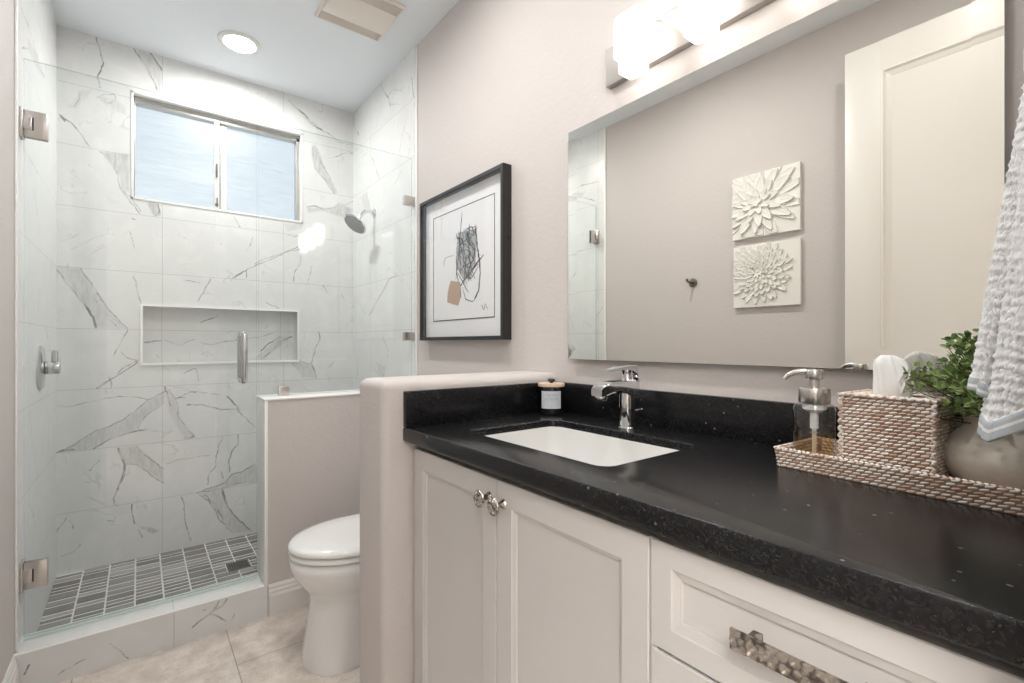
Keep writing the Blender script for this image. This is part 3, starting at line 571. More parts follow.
# ---------------------------------------------------------------- shower glass
YG = 2.33
gd = thing('shower_door', 'frameless clear glass shower door hinged on the left wall', 'door', (WL + .01, YG, .135))
GX0, GX1, GXR, GZT = WL + .012, .404, WR - .016, 2.128
def pane(name, x0, x1, z0, z1, par):
    m = MB().box(x0, x1, YG - .005, YG + .005, z0, z1)
    for f in m.bm.faces:
        n = f.calc_area()
        if n < .05: f.material_index = 1
    return m.build(name, [M_glass, M_glassedge], par, flat=True)
pane('glass_pane', GX0, GX1, .142, GZT, gd)
for zc in (1.905, .352):
    hm = MB(); hm.box(WL + .012, WL + .072, YG - .013, YG - .005, zc - .046, zc + .046, .002).box(WL + .012, WL + .072, YG + .005, YG + .013, zc - .046, zc + .046, .002)
    hm.box(WL + .004, WL + .012, YG - .026, YG + .026, zc - .050, zc + .050, .002).box(WL + .010, WL + .034, YG - .017, YG + .017, zc - .022, zc + .022, .002)
    hg = hm.build('hinge', M_nickel, gd)
    MB().box(WL + .034, WL + .0375, YG - .0136, YG - .0126, zc - .022, zc + .022).build('hinge_slot', M_dark, hg, flat=True)
hd = MB(); hx = .349
for sg_ in (-1, 1):
    yy = YG + sg_ * .052; r0 = .0125
    hd.tube([(hx, YG + sg_ * .004, 1.190), (hx, YG + sg_ * .035, 1.190), (hx, yy - sg_ * .004, 1.186), (hx, yy, 1.175), (hx, yy, 1.0), (hx, yy - sg_ * .004, .996), (hx, YG + sg_ * .035, .992), (hx, YG + sg_ * .004, .992)], r0, 16)
hd.build('pull_handle', M_satin, gd, ang=50)
sw = MB().box(GX0, GX1, YG - .007, YG + .007, .132, .143, .001); sw.build('door_sweep', glass('clear_vinyl', (.88, .92, .9), .2), gd)
gp = thing('fixed_glass_panel', 'fixed clear glass panel standing on the shower half wall', 'glass panel', (.8, YG, .918))
pane('glass_pane', GX1 + .006, GXR, .919, GZT, gp)
def clip(x0, x1, z0, z1):
    MB().box(x0, x1, YG - .013, YG + .013, z0, z1, .002).build('clip', M_nickel, gp)
clip(.490, .535, .918, .960); clip(WR - .062, WR - .004, 1.165, 1.210); clip(WR - .062, WR - .004, 1.875, 1.925)

# shower fittings
val = thing('shower_valve', 'round chrome shower valve with lever on the left marble wall', 'shower valve', (WL + .004, 2.725, 1.05))
MB().lathe([(.092, 0), (.092, .004), (.084, .010), (.040, .014), (.034, .016)], (WL + .004, 2.725, 1.05), (1, 0, 0), 48).build('escutcheon', M_satin, val)
MB().cyl((WL + .014, 2.725, 1.05), (WL + .022, 2.725, 1.05), .027, .027, 24).build('collar', mat('black_seal', (.02, .02, .02), .4), val)
hm = MB().cyl((WL + .022, 2.725, 1.05), (WL + .066, 2.725, 1.05), .0265, .026, 32, 0, .003); hm.box(WL + .040, WL + .060, 2.717, 2.733, 1.07, 1.122, .003)
hm.build('lever', M_satin, val)
sp = thing('overhead_shower', 'round chrome shower head on a short arm high in the shower corner', 'shower head', (WR - .004, 2.868, 1.955))
MB().lathe([(.030, 0), (.030, .004), (.020, .012), (.012, .014)], (WR - .004, 2.868, 1.955), (-1, 0, 0), 32).build('flange', M_chrome, sp)
MB().tube([(WR - .01, 2.868, 1.955), (WR - .04, 2.868, 1.962), (WR - .07, 2.868, 1.952), (WR - .092, 2.868, 1.922), (WR - .102, 2.868, 1.90)], .0105, 16).build('arm', M_chrome, sp)
hn = Vector((-.62, -.12, -.78)).normalized(); hc = Vector((WR - .13, 2.862, 1.866))
ho = MB().lathe([(.012, -.046), (.015, -.034), (.022, -.028), (.045, -.016), (.074, -.010), (.076, -.004), (.074, 0), (.001, .001)], hc, hn, 40).build('head', M_chrome, sp)
MB().lathe([(.066, .0005), (.066, .003), (.001, .003)], hc, hn, 40).build('spray_face', mat('grey_spray_face', (.36, .37, .38), .5, .3), ho)

# ---------------------------------------------------------------- toilet
TY = 1.815
to = thing('toilet', 'white elongated toilet with closed lid between the two half walls', 'toilet', (.75, TY, 0))
def egg(xf, xb, hw_, z, n=40, cx=None, p=2.2, back=.75):
    """closed outline: rounded nose at xf, squarer back at xb"""
    out = []; xm = xf + (xb - xf) * .46 if cx is None else cx
    for i in range(n):
        a = 2 * PI * i / n; c, s_ = math.cos(a), math.sin(a)
        if c < 0: x = xm + c * (xm - xf); y = hw_ * math.copysign(abs(s_) ** 1.0, s_)
        else:
            x = xm + math.copysign(abs(c) ** back, c) * (xb - xm); y = hw_ * math.copysign(abs(s_) ** back, s_)
        out.append((x, TY + y, z))
    return out
bo = MB()
bo.loft([egg(.462, 1.10, .134, 0, cx=.57), egg(.462, 1.10, .136, .012, cx=.57), egg(.467, 1.10, .131, .05, cx=.58), egg(.478, 1.09, .120, .12, cx=.61), egg(.487, 1.08, .112, .19, cx=.64), egg(.489, 1.06, .113, .225, cx=.66),
         egg(.484, 1.05, .120, .248, cx=.67), egg(.468, 1.02, .140, .270, cx=.67), egg(.450, 1.0, .159, .295, cx=.67), egg(.433, .99, .173, .322, cx=.67),
         egg(.422, .98, .182, .348, cx=.67), egg(.419, .98, .184, .380, cx=.67), egg(.430, .972, .174, .387, cx=.67), egg(.440, .96, .164, .388, cx=.67)])
bo.build('bowl', M_porc, to, ang=70)
tw = MB(); tw.tube([(.68, TY - .095, .19), (.74, TY - .104, .175), (.84, TY - .102, .15), (.95, TY - .09, .16), (1.03, TY - .08, .2)], [.012, .024, .03, .03, .02], 16)
tw.build('trapway', M_porc, to, ang=80)
se = MB(); se.loft([egg(.432, .93, .172, .3885, cx=.66), egg(.426, .93, .178, .392, cx=.66), egg(.418, .935, .186, .3945, cx=.66), egg(.417, .935, .187, .405, cx=.66), egg(.421, .93, .183, .409, cx=.66), egg(.434, .92, .170, .410, cx=.66)])
se.build('seat', M_porc, to, ang=60)
ld = MB(); ld.loft([egg(.436, .92, .168, .4105, cx=.66), egg(.428, .93, .176, .414, cx=.66), egg(.417, .94, .187, .4165, cx=.66), egg(.416, .94, .188, .418, cx=.66), egg(.416, .94, .188, .426, cx=.66), egg(.424, .935, .181, .434, cx=.66), egg(.45, .92, .158, .440, cx=.66), egg(.52, .88, .10, .443, cx=.67), egg(.62, .75, .03, .4435, cx=.68)])
ld.build('lid', M_porc, to, ang=60)
for s_ in (-1, 1): MB().cyl((.947, TY + s_ * .05, .402), (.947, TY + s_ * .09, .402), .012).build('lid_hinge', M_porc, to)
tk = MB()
tk.loft([[(x, y, z) for x, y in rrect(1.045 + o_, TY, hx_, hy_, .03)] for z, hx_, hy_, o_ in ((.385, .085, .17, .01), (.40, .092, .185, .006), (.70, .10, .205, 0), (.735, .10, .205, 0))])
tk.build('tank', M_porc, to)
tl = MB(); tl.loft([[(x, y, z) for x, y in rrect(1.045, TY, .104 - i, .212 - i, .03)] for z, i in ((.737, .003), (.742, 0), (.765, 0), (.772, .006))]); tl.build('tank_lid', M_porc, to)
fl = MB().cyl((.947, TY - .14, .69), (.930, TY - .14, .69), .014, .012, 20, 0, .002); fl.tube([(.934, TY - .14, .69), (.928, TY - .12, .688), (.926, TY - .08, .682)], .006, 10); fl.build('flush_lever', M_chrome, to)
MB().lathe([(.016, 0), (.016, .01), (.008, .018)], (.72, TY - .118, .0), n=20).build('bolt_cap', M_porc, to)

# ---------------------------------------------------------------- vanity cabinet
CF = .600
vc = thing('vanity_cabinet', 'pale greige vanity cabinet under the black granite countertop', 'cabinet', (.88, .63, 0))
cb = MB(); cb.box(CF + .022, WR - .002, YF + .001, YF + .02, .10, .862).box(CF + .022, WR - .002, YP - .02, YP - .001, .10, .862).box(CF + .022, WR - .002, .425, .443, .10, .862).box(CF + .022, WR - .002, YF + .02, YP - .02, .10, .12).box(WR - .012, WR - .002, YF + .02, YP - .02, .12, .70).box(CF + .022, CF + .04, YF + .02, YP - .02, .80, .862).box(CF + .022, CF + .04, .80, .85, .12, .80).box(CF + .024, CF + .04, .04, .425, .12, .80).box(CF + .075, WR - .01, YF + .001, YP - .001, 0, .10).box(CF + .012, CF + .03, YP - .020, YP - .001, .10, .862, .001)
cb.box(CF + .004, CF + .022, .427, .440, .10, .862)
cb.build('carcass', M_cab, vc, flat=True)
MB().box(CF + .028, CF + .05, YF + .002, YP - .002, .862, .8785).build('sub_top', mat('dark_underlay', (.10, .085, .075), .7), vc, flat=True)
def shaker(name, y0, y1, z0, z1, fr, par, mo_=.012):
    m = MB(); X_ = CF; bk = CF + .020
    pts = lambda i: ((y0 + i, z0 + i), (y1 - i, z0 + i), (y1 - i, z1 - i), (y0 + i, z1 - i))
    rg = [(0, bk), (0, X_ + .0015), (.0015, X_), (fr, X_), (fr + .0015, X_ + .002), (fr + mo_ * .75, X_ + .0055), (fr + mo_ * .8, X_ + .009), (fr + mo_, X_ + .0095)]
    m.loft([[(xx, a, b) for a, b in pts(i)] for i, xx in rg])
    return m.build(name, M_cab, par, ang=18)
dl = shaker('door', .828, 1.212, .115, .8615, .050, vc)
dr_ = shaker('door', .4405, .825, .115, .8615, .050, vc)
w1 = shaker('drawer', YF + .004, .4365, .7055, .8615, .034, vc, .018)
w2 = shaker('drawer', YF + .004, .4365, .4105, .7005, .034, vc, .018)
w3 = shaker('drawer', YF + .004, .4365, .115, .4055, .034, vc, .018)
M_ham = mat('hammered_nickel', (.50, .46, .42), .27, 1)
def _h(m):
    c = coords(m); v = N(m, 'ShaderNodeTexVoronoi'); v.inputs['Scale'].default_value = 95; L(m, c, v.inputs['Vector'])
    bump(m, v.outputs['Distance'], .7, .003)
    L(m, mixc(m, smooth(m, v.outputs['Distance'], .45, .75), (.56, .515, .475), (.18, .16, .145)), P(m).inputs['Base Color'])
_h(M_ham)
def cab_knob(y, z, par):
    k = MB(); k.lathe([(.0105, 0), (.0095, .003), (.0065, .008), (.0055, .020), (.008, .024)], (CF, y, z), (-1, 0, 0), 20)
    k.lathe([(.008, .022), (.0172, .0245), (.0190, .027), (.0178, .030), (.006, .0325), (.001, .033)], (CF, y, z), (-1, 0, 0), 28)
    for i in range(7):
        a = i * 2 * PI / 7; p = Vector((CF - .0300, y + .0115 * math.cos(a), z + .0115 * math.sin(a)))
        k.lathe([(.0042, 0), (.0036, .0016), (.002, .003), (.0005, .0034)], p, (-1, 0, 0), 10)
    k.lathe([(.0042, 0), (.0036, .0016), (.002, .003), (.0005, .0034)], Vector((CF - .0322, y, z)), (-1, 0, 0), 10)
    return k.build('knob', M_ham, par, ang=40)
cab_knob(.852, .819, dl); cab_knob(.800, .8155, dr_)
def pull(yc, zc, par):
    k = MB(); x0 = CF - .030; n1, n2 = 40, 7; hy, hz = .0785, .0125
    vs2 = []; R2 = random.Random(5)
    # hammered front: grid of dished cells
    cells = [(i, j) for i in range(12) for j in range(2)]
    NY, NZ = 72, 13
    g = []
    for i in range(NY + 1):
        row = []
        for j in range(NZ + 1):
            a = i / NY; b = j / NZ; cyc = a * 12; off = .5 if int(b * 2.999) % 2 else 0
            ca = ((cyc + off) % 1) - .5; cb_ = ((b * 3) % 1) - .5
            dd = max(0, 1 - (ca * ca + cb_ * cb_) * 4)
            row.append((x0 - .0014 * dd - .0006 * math.sin(i * 1.7 + j), yc - hy + a * 2 * hy, zc - hz + b * 2 * hz))
        g.append(row)
    back = [[(x0 + .003, p[1], p[2]) for p in r] for r in g]
    vsr = [p for r in g for p in r]; f = []
    for i in range(NY):
        for j in range(NZ):
            q = i * (NZ + 1) + j; f.append((q, q + 1, q + NZ + 2, q + NZ + 1))
    k.raw(vsr, f); k.box(x0, x0 + .0035, yc - hy, yc + hy, zc - hz, zc + hz)
    for s_ in (-1, 1): k.box(x0 + .002, CF, yc + s_ * .058 - .006, yc + s_ * .058 + .006, zc - .006, zc + .006, .001)
    return k.build('pull', M_ham, par, ang=30, recalc=True)
pull(.2215, .7905, w1); pull(.2215, .60, w2); pull(.2215, .29, w3)

# ---------------------------------------------------------------- counter, sink, faucet
ct = thing('countertop', 'black speckled granite countertop with low backsplash and sink cutout', 'countertop', (.87, .63, .88))
CX = .577; bm = bmesh.new()
outer = [(CX, YF + .001), (WR - .001, YF + .001), (WR - .001, YP - .001), (CX, YP - .001)]
inner = rrect(.845, .840, .158, .240, .030, 6)
def loop(pts, z):
    v = [bm.verts.new((x, y, z)) for x, y in pts]; return v, [bm.edges.new((v[i], v[(i + 1) % len(v)])) for i in range(len(v))]
vo, eo = loop(outer, CT); vi, ei = loop(inner, CT)
bmesh.ops.triangle_fill(bm, edges=eo + ei, use_beauty=True)
top = bm.faces[:]
if top[0].normal.z < 0: bmesh.ops.reverse_faces(bm, faces=top)
ex = bmesh.ops.extrude_face_region(bm, geom=bm.faces[:])
for v in [g for g in ex['geom'] if isinstance(g, bmesh.types.BMVert)]: v.co.z = .8795
bmesh.ops.recalc_face_normals(bm, faces=bm.faces[:])
ed = []
for e_ in bm.edges:
    a, b_ = e_.verts
    if abs(a.co.x - CX) < 1e-4 and abs(b_.co.x - CX) < 1e-4 and abs(a.co.z - b_.co.z) < 1e-4: ed.append(e_)
    elif a.co.z > CT - .001 and b_.co.z > CT - .001 and len(e_.link_faces) == 2 and any(abs(f.normal.z) < .1 for f in e_.link_faces) and .6 < a.co.x < 1.05: ed.append(e_)
bmesh.ops.bevel(bm, geom=ed, offset=.0045, segments=3, affect='EDGES', profile=.5)
m = MB(); m.merge(bm); m.build('worktop', M_gran, ct, ang=40)
MB().box(WR - .020, WR - .001, YF + .001, YP - .001, CT, 1.018, .002).build('backsplash', M_gran, ct)
MB().box(CX, WR - .020, YP - .020, YP - .001, CT, 1.018, .002).build('side_splash', M_gran, ct)

sk = thing('sink', 'white rectangular undermount sink set in the black counter', 'sink', (.845, .84, .74))
sm_ = MB(); rr = []
for z, i, r0 in ((.8990, .0025, .030), (.8985, .004, .031), (.88, .005, .034), (.85, .006, .040), (.80, .012, .05), (.765, .022, .06), (.748, .045, .07), (.742, .085, .07), (.739, .12, .035)):
    rr.append([(x, y, z) for x, y in rrect(.845, .84, .158 - i, .240 - i, min(r0, .158 - i - .001), 6)])
out_ = [[(x, y, z) for x, y in rrect(.845, .84, .158 + i, .240 + i, .045, 6)] for z, i in ((.8990, -.001), (.8975, -.0005), (.875, -.0005), (.80, -.001), (.755, -.008), (.732, -.05))]
sm_.loft(list(reversed(rr)) + out_, cap0=True, cap1=True)
sm_.build('basin', M_sink, sk, ang=60)
MB().lathe([(.026, .0), (.026, .003), (.018, .004), (.017, .002), (.001, .003)], (.86, .84, .7392), n=28).build('drain', M_chrome, sk)

fa = thing('faucet', 'chrome single-lever faucet standing behind the sink', 'faucet', (1.054, .844, CT))
FX, FY = 1.054, .844
MB().lathe([(.0240, 0), (.0240, .003), (.0218, .005), (.0215, .07), (.0215, .096)], (FX, FY, CT), n=36).build('body', M_chrome, fa)
# spout: a block on top of the body tapering to the aerator over the basin
def sec(x, zt, zb, hw_): 
    return [(x, FY + y, z) for y, z in ((-hw_, zb + .003), (-hw_ + .003, zb), (hw_ - .003, zb), (hw_, zb + .003), (hw_, zt - .004), (hw_ - .004, zt), (-hw_ + .004, zt), (-hw_, zt - .004))]
spm = MB(); spm.loft([sec(FX + .027, 1.040, 1.012, .021), sec(FX + .023, 1.051, 1.008, .0250), sec(FX - .01, 1.053, 1.010, .0250), sec(FX - .026, 1.052, 1.016, .0240), sec(FX - .055, 1.050, 1.023, .0215), sec(FX - .085, 1.047, 1.019, .0205), sec(FX - .112, 1.043, 1.013, .020), sec(FX - .122, 1.035, 1.014, .018)])
spo = spm.build('spout', M_chrome, fa, ang=40)
MB().lathe([(.0155, -.012), (.016, .008), (.0145, .013), (.011, .013), (.011, .009), (.001, .009)], (FX - .102, FY, 1.016), (-.42, 0, -.91), 24).build('aerator', M_chrome, spo)
MB().lathe([(.0165, 0), (.0145, .006), (.0145, .022), (.0175, .030), (.018, .034)], (FX + .002, FY, 1.050), n=32).build('neck', M_chrome, fa)
lv = MB()
def sec2(x, z, t, hw_): return [(x, FY + y, z + q) for y, q in ((-hw_, -t + .001), (-hw_ + .002, -t), (hw_ - .002, -t), (hw_, -t + .001), (hw_, t - .001), (hw_ - .002, t), (-hw_ + .002, t), (-hw_, t - .001))]
lv.loft([sec2(FX + .026, 1.069, .021, .018), sec2(FX + .022, 1.078, .0125, .0205), sec2(FX + .0, 1.083, .0075, .0205), sec2(FX - .025, 1.084, .0045, .018), sec2(FX - .055, 1.081, .0035, .014), sec2(FX - .084, 1.078, .0028, .0115)])
lv.build('lever', M_chrome, fa, ang=40)
MB().cyl((FX + .020, FY - .004, .965), (FX + .050, FY - .012, .967), .0022, .0022, 10).lathe([(.0035, 0), (.0045, .003), (.0035, .008)], (FX + .046, FY - .011, .9665), (.96, -.25, 0), 12).build('popup_rod', M_chrome, fa)

# ---------------------------------------------------------------- mirror
mi_ = thing('wall_mirror', 'large frameless rectangular mirror on the wall above the sink', 'mirror', (WR - .02, .64, 1.099))
my0, my1, mz0, mz1 = .127, 1.1475, 1.099, 1.851
M_mir = mat('mirror_silver', (.92, .91, .87), .0, 1)
mm = MB(); bw = .040; xf = WR - .026; pts = lambda i: ((my0 + i, mz0 + i), (my1 - i, mz0 + i), (my1 - i, mz1 - i), (my0 + i, mz1 - i))
mm.loft([[(xx, a, b) for a, b in pts(i)] for i, xx in ((0, xf + .0008), (bw, xf))], cap0=False)
mg = mm.build('mirror_glass', M_mir, mi_, flat=True)
mb = MB().box(xf + .0008, xf + .007, my0, my1, mz0, mz1).build('glass_edge', mat('mirror_edge_glass', (.42, .48, .44), .2), mi_, flat=True)
box('backing', mat('mirror_backing', (.25, .24, .23), .8), xf + .007, WR - .0005, my0 + .02, my1 - .02, mz0 + .02, mz1 - .02, 0, mi_)

# ---------------------------------------------------------------- vanity light
vl = thing('vanity_light', 'three-shade brushed nickel vanity light above the mirror', 'wall light', (WR, .62, 1.99))
VY0, VY1 = .258, .988
MB().box(WR - .022, WR, VY0, VY1, 1.936, 2.052, .003).build('backplate', mat('brushed_backplate', (.40, .375, .355), .5, 1), vl)
M_shade = bpy.data.materials.new('alabaster_glass_shade'); M_shade.use_nodes = True
def _sh(m):
    b = P(m); c = geopos(m); n = noise(m, c, 70, 4, .6)
    b.inputs['Base Color'].default_value = (.9, .88, .84, 1); b.inputs['Roughness'].default_value = .2
    L(m, mixc(m, smooth(m, n, .35, .7), (1, .93, .85), (1, .975, .94)), b.inputs['Emission Color'])
    b.inputs['Emission Strength'].default_value = SHADE_E
_sh(M_shade)
M_shade2 = M_shade.copy(); M_shade2.name = 'alabaster_glass_lower'; P(M_shade2).inputs['Emission Strength'].default_value = 1.15
for k in range(3):
    yc = .846 - .204 * k; xc = 1.085; zf = lambda z: 1.161 + (z - 1.15) * 1.022
    s1 = MB().loft([[(x, y, zf(z)) for x, y in rrect(xc, yc, h_ * .92, h_, .012)] for z, h_ in ((1.914, .036), (1.920, .0425), (2.012, .0425), (2.026, .040), (2.034, .030))])
    so = s1.build('lamp_shade', M_shade, vl, ang=40)
    s2 = MB().loft([[(x, y, zf(z)) for x, y in rrect(xc, yc, h_ * .9, h_, .010)] for z, h_ in ((1.9138, .0335), (1.880, .0335), (1.874, .028), (1.871, .022))])
    s2.build('shade_foot', M_shade2, so, ang=40)
    ar = MB().cyl((WR - .022, yc, 1.985), (xc + .037, yc, 1.985), .010, .010, 16).lathe([(.022, 0), (.022, .004), (.012, .010)], (WR - .022, yc, 1.985), (-1, 0, 0), 24)
    ar.build('arm', M_nickel, vl)

# ---------------------------------------------------------------- framed picture
pc = thing('framed_picture', 'black framed abstract sketch with white mat beside the shower', 'picture', (WR, 1.83, 1.5))
py0, py1, pz0, pz1, dp, fw_ = 1.487, 2.184, 1.165, 1.850, .044, .016
pm = MB()
pts = lambda i: ((py0 + i, pz0 + i), (py1 - i, pz0 + i), (py1 - i, pz1 - i), (py0 + i, pz1 - i))
pm.loft([[(xx, a, b) for a, b in pts(i)] for i, xx in ((0, WR - .001), (0, WR - dp + .001), (.001, WR - dp), (fw_ - .001, WR - dp), (fw_, WR - dp + .001), (fw_, WR - .012))], cap0=True, cap1=False)
pm.build('frame', M_frame, pc, flat=True)
M_mat = mat('white_mat_board', (.93, .94, .96), .8)
xm = WR - .014
LY0, LY1 = ART_LINE[2][0], ART_LINE[0][0]; LZ0, LZ1 = ART_LINE[2][1], ART_LINE[0][1]
MB().box(xm, xm + .004, py0 + .01, py1 - .01, pz0 + .01, pz1 - .01).build('mat_board', M_mat, pc, flat=True)
MB().box(xm - .0008, xm, LY0, LY1, LZ0, LZ1).build('paper', mat('art_paper', (.90, .91, .93), .8), pc, flat=True)
M_ink = mat('black_ink', (.02, .02, .022), .6)
ink = MB()
for a, b_, c_, d_ in ((LY0, LY1, LZ0, LZ0 + .0045), (LY0, LY1, LZ1 - .003, LZ1), (LY0, LY0 + .0035, LZ0, LZ1), (LY1 - .003, LY1, LZ0, LZ1)): ink.box(xm - .0018, xm - .0008, a, b_, c_, d_)
def ribbon(mb_, pl, wd, x, th=.0006):
    q = []
    for (a, b), (c, d_) in zip(pl, pl[1:]):
        n = 8
        for i in range(n): q.append((a + (c - a) * i / n, b + (d_ - b) * i / n))
    q.append(pl[-1]); rg = []
    for i, p in enumerate(q):
        p0 = q[max(0, i - 1)]; p1 = q[min(len(q) - 1, i + 1)]; dx, dz = p1[0] - p0[0], p1[1] - p0[1]; l_ = math.hypot(dx, dz) + 1e-9
        ww = wd * (.35 + .65 * RG.random()) * .5 * (1 if 1 < i < len(q) - 2 else .4); nx, nz2 = -dz / l_ * ww, dx / l_ * ww
        jx, jz = (RG.random() - .5) * .004, (RG.random() - .5) * .004
        rg.append([(x - th, p[0] + nx + jx, p[1] + nz2 + jz), (x - th, p[0] - nx + jx, p[1] - nz2 + jz), (x, p[0] - nx + jx, p[1] - nz2 + jz), (x, p[0] + nx + jx, p[1] + nz2 + jz)])
    mb_.loft(rg)
for wd, pl in STROKES: ribbon(ink, pl, wd * 1.5, xm - .0014)
bx = [p[0] for p in ART_SMUDGE]; bz = [p[1] for p in ART_SMUDGE]
def inside(p, pl):
    c = False
    for i in range(len(pl)):
        (x0, y0), (x1, y1) = pl[i], pl[i - 1]
        if (y0 > p[1]) != (y1 > p[1]) and p[0] < (x1 - x0) * (p[1] - y0) / (y1 - y0) + x0: c = not c
    return c
k = 0
while k < 75:
    p = (RG.uniform(min(bx), max(bx)), RG.uniform(min(bz), max(bz)))
    if not inside(p, ART_SMUDGE): continue
    a = RG.gauss(1.25, .5); l_ = RG.uniform(.03, .09)
    pl = [(p[0] - math.cos(a) * l_ / 2, p[1] - math.sin(a) * l_ / 2), (p[0] + RG.uniform(-.006, .006), p[1]), (p[0] + math.cos(a) * l_ / 2, p[1] + math.sin(a) * l_ / 2)]
    ribbon(ink, pl, RG.uniform(.0012, .0038), xm - .0014); k += 1
ink.build('ink_drawing', M_ink, pc, flat=True)
def poly(pl, x0, x1):
    n = len(pl); m = MB(); m.loft([[(x0, a, b) for a, b in pl], [(x1, a, b) for a, b in pl]]); return m
poly(ART_TAN, xm - .0022, xm - .0015).build('tan_collage_patch', mat('tan_paper', (.50, .36, .25), .8), pc, flat=True)
M_smudge = mat('grey_wash', (.45, .47, .49), .8)
poly(ART_SMUDGE, xm - .0013, xm - .0008).build('grey_wash_patch', M_smudge, pc, flat=True)
MB().box(WR - dp + .006, WR - dp + .008, py0 + .014, py1 - .014, pz0 + .014, pz1 - .014).build('picture_glass', M_picglass, pc, flat=True)
MB().box(WR - .018, WR - .012, py0 - .003, py0 + .001, 1.555, 1.57).build('frame_clip', M_dark, pc, flat=True)

# ---------------------------------------------------------------- flower plaques on the left wall
def plaque(name, label, y0, y1, z0, z1, petals, centre, disc):
    t = thing(name, label, 'wall art', (WL, (y0 + y1) / 2, z0), group='plaster flower plaques')
    n = 150; ys = np.linspace(y0, y1, n); zs_ = np.linspace(z0, z1, n); Yg, Zg = np.meshgrid(ys, zs_, indexing='ij')
    H = np.zeros_like(Yg)
    for (th, r0, Lg, Wd, base, rise) in petals:
        cx, cz = centre; dx, dz = math.cos(th), math.sin(th)
        s = ((Yg - cx) * dx + (Zg - cz) * dz - r0) / Lg; u = (-(Yg - cx) * dz + (Zg - cz) * dx) / Wd
        s_ = np.clip(s, 0, 1); prof = np.sqrt(np.clip(np.sin(PI * np.clip(s_ ** .75, 0, 1)), 0, 1)) * (1 - .25 * s_)
        ins = (s > 0) & (s < 1) & (np.abs(u) < prof)
        q = np.abs(u) / (prof + 1e-6)
        h = base + rise * s_ ** 1.5 - .0025 * (1 - q ** 2) + .0012 * (np.abs(q) < .10)
        H = np.where(ins, np.maximum(H, h), H)
    dd = np.hypot(Yg - centre[0], Zg - centre[1])
    if disc:
        bump_ = .014 + .003 * np.abs(np.sin(dd * 260)) * np.abs(np.sin(np.arctan2(Zg - centre[1], Yg - centre[0]) * 7 + dd * 60))
        H = np.where(dd < disc, np.maximum(H, bump_ - dd * .08), H)
    edge = np.minimum(np.minimum(Yg - y0, y1 - Yg), np.minimum(Zg - z0, z1 - Zg)); H = H * np.clip(edge / .004, 0, 1)
    X0 = WL + .020
    co = np.stack([X0 + H * 1.15, Yg, Zg], -1).reshape(-1, 3); f = []
    for i in range(n - 1):
        for j in range(n - 1):
            a = i * n + j; f.append((a, a + 1, a + n + 1, a + n))
    m = MB(); m.raw(co.tolist(), f); m.build('flower_relief', M_plaster, t, ang=60)
    MB().box(WL + .001, X0 + .0004, y0, y1, z0, z1, .001).build('panel', M_plaster, t, flat=True)
R3 = random.Random(21)
pe = []
for ring, (cnt, r0, Lg, Wd, base, rise) in enumerate(((15, .05, .20, .030, .001, .009), (13, .035, .145, .030, .006, .009), (11, .022, .10, .025, .011, .009), (9, .010, .065, .019, .015, .009), (6, .0, .035, .014, .020, .006))):
    for i in range(cnt): pe.append((2 * PI * (i + R3.uniform(-.25, .25)) / cnt + ring * .3, r0, Lg * R3.uniform(.85, 1.12), Wd * R3.uniform(.85, 1.15), base + R3.uniform(0, .002), rise))
plaque('flower_plaque', 'upper of two square white plaster plaques, large open dahlia with broad petals', 0.992, 1.331, 1.711, 2.044, pe, (1.200, 1.890), 0)
pe = []
for ring, (cnt, r0, Lg, Wd, base, rise) in enumerate(((26, .095, .070, .020, .001, .008), (24, .075, .056, .019, .005, .008), (21, .058, .046, .016, .009, .008), (18, .043, .038, .013, .012, .008), (14, .028, .030, .010, .015, .008), (10, .016, .024, .008, .018, .006))):
    for i in range(cnt): pe.append((2 * PI * (i + R3.uniform(-.25, .25)) / cnt + ring * .3, r0, Lg * R3.uniform(.8, 1.15), Wd * R3.uniform(.85, 1.2), base + R3.uniform(0, .003), rise))
plaque('flower_plaque', 'lower of two square white plaster plaques, dense chrysanthemum with many small petals', 0.990, 1.325, 1.343, 1.669, pe, (1.190, 1.527), .024)
M_hook = mat('dark_nickel', (.22, .20, .18), .3, 1)
hk = thing('robe_hook', 'small round nickel robe hook on the left wall beside the plaques', 'hook', (WL, 1.580, 1.508))
MB().lathe([(.026, 0), (.026, .004), (.022, .008), (.010, .010), (.009, .03)], (WL, 1.580, 1.508), (1, 0, 0), 28).build('rosette', M_hook, hk)
MB().tube([(WL + .008, 1.580, 1.512), (WL + .035, 1.580, 1.508), (WL + .055, 1.580, 1.510), (WL + .066, 1.580, 1.524)], [.007, .0065, .006, .0085], 12).build('peg', M_hook, hk)
# ---------------------------------------------------------------- things on the counter
def strands(mb, mapf, w, h, pitch, rowh, rad, jit=.25, seed=1, skipf=None):
    """rows of short plump rattan strands; mapf(u, v, out) -> point"""
    R = random.Random(seed); nr = max(1, round(h / rowh)); rowh = h / nr; nu = max(1, round(w / pitch)); pitch = w / nu
    for r in range(nr):
        for c in range(nu + 1):
            u0 = (c + (.5 if r % 2 else 0) - .5) * pitch; uc = u0 + pitch / 2
            a0 = max(0, u0 + pitch * .06); a1 = min(w, u0 + pitch * .94)
            if a1 - a0 < pitch * .25: continue
            vc = (r + .5) * rowh; tilt = rowh * .30
            rings = []
            for k, (t, s_) in enumerate(((0, .55), (.18, .9), (.5, 1), (.82, .9), (1, .55))):
                u = a0 + (a1 - a0) * t; v = vc + tilt * (t - .5) * 2 * .5 + R.uniform(-1, 1) * .0001
                ring = []
                for q in range(6):
                    an = PI * q / 5; ring.append(mapf(u, v + math.cos(an) * rowh * .37 * s_, math.sin(an) * rad * s_))
                rings.append(ring)
            mb.loft(rings, closed=True, cap0=True, cap1=True)
M_rat = mat('woven_rattan', (.5, .4, .33), .55)
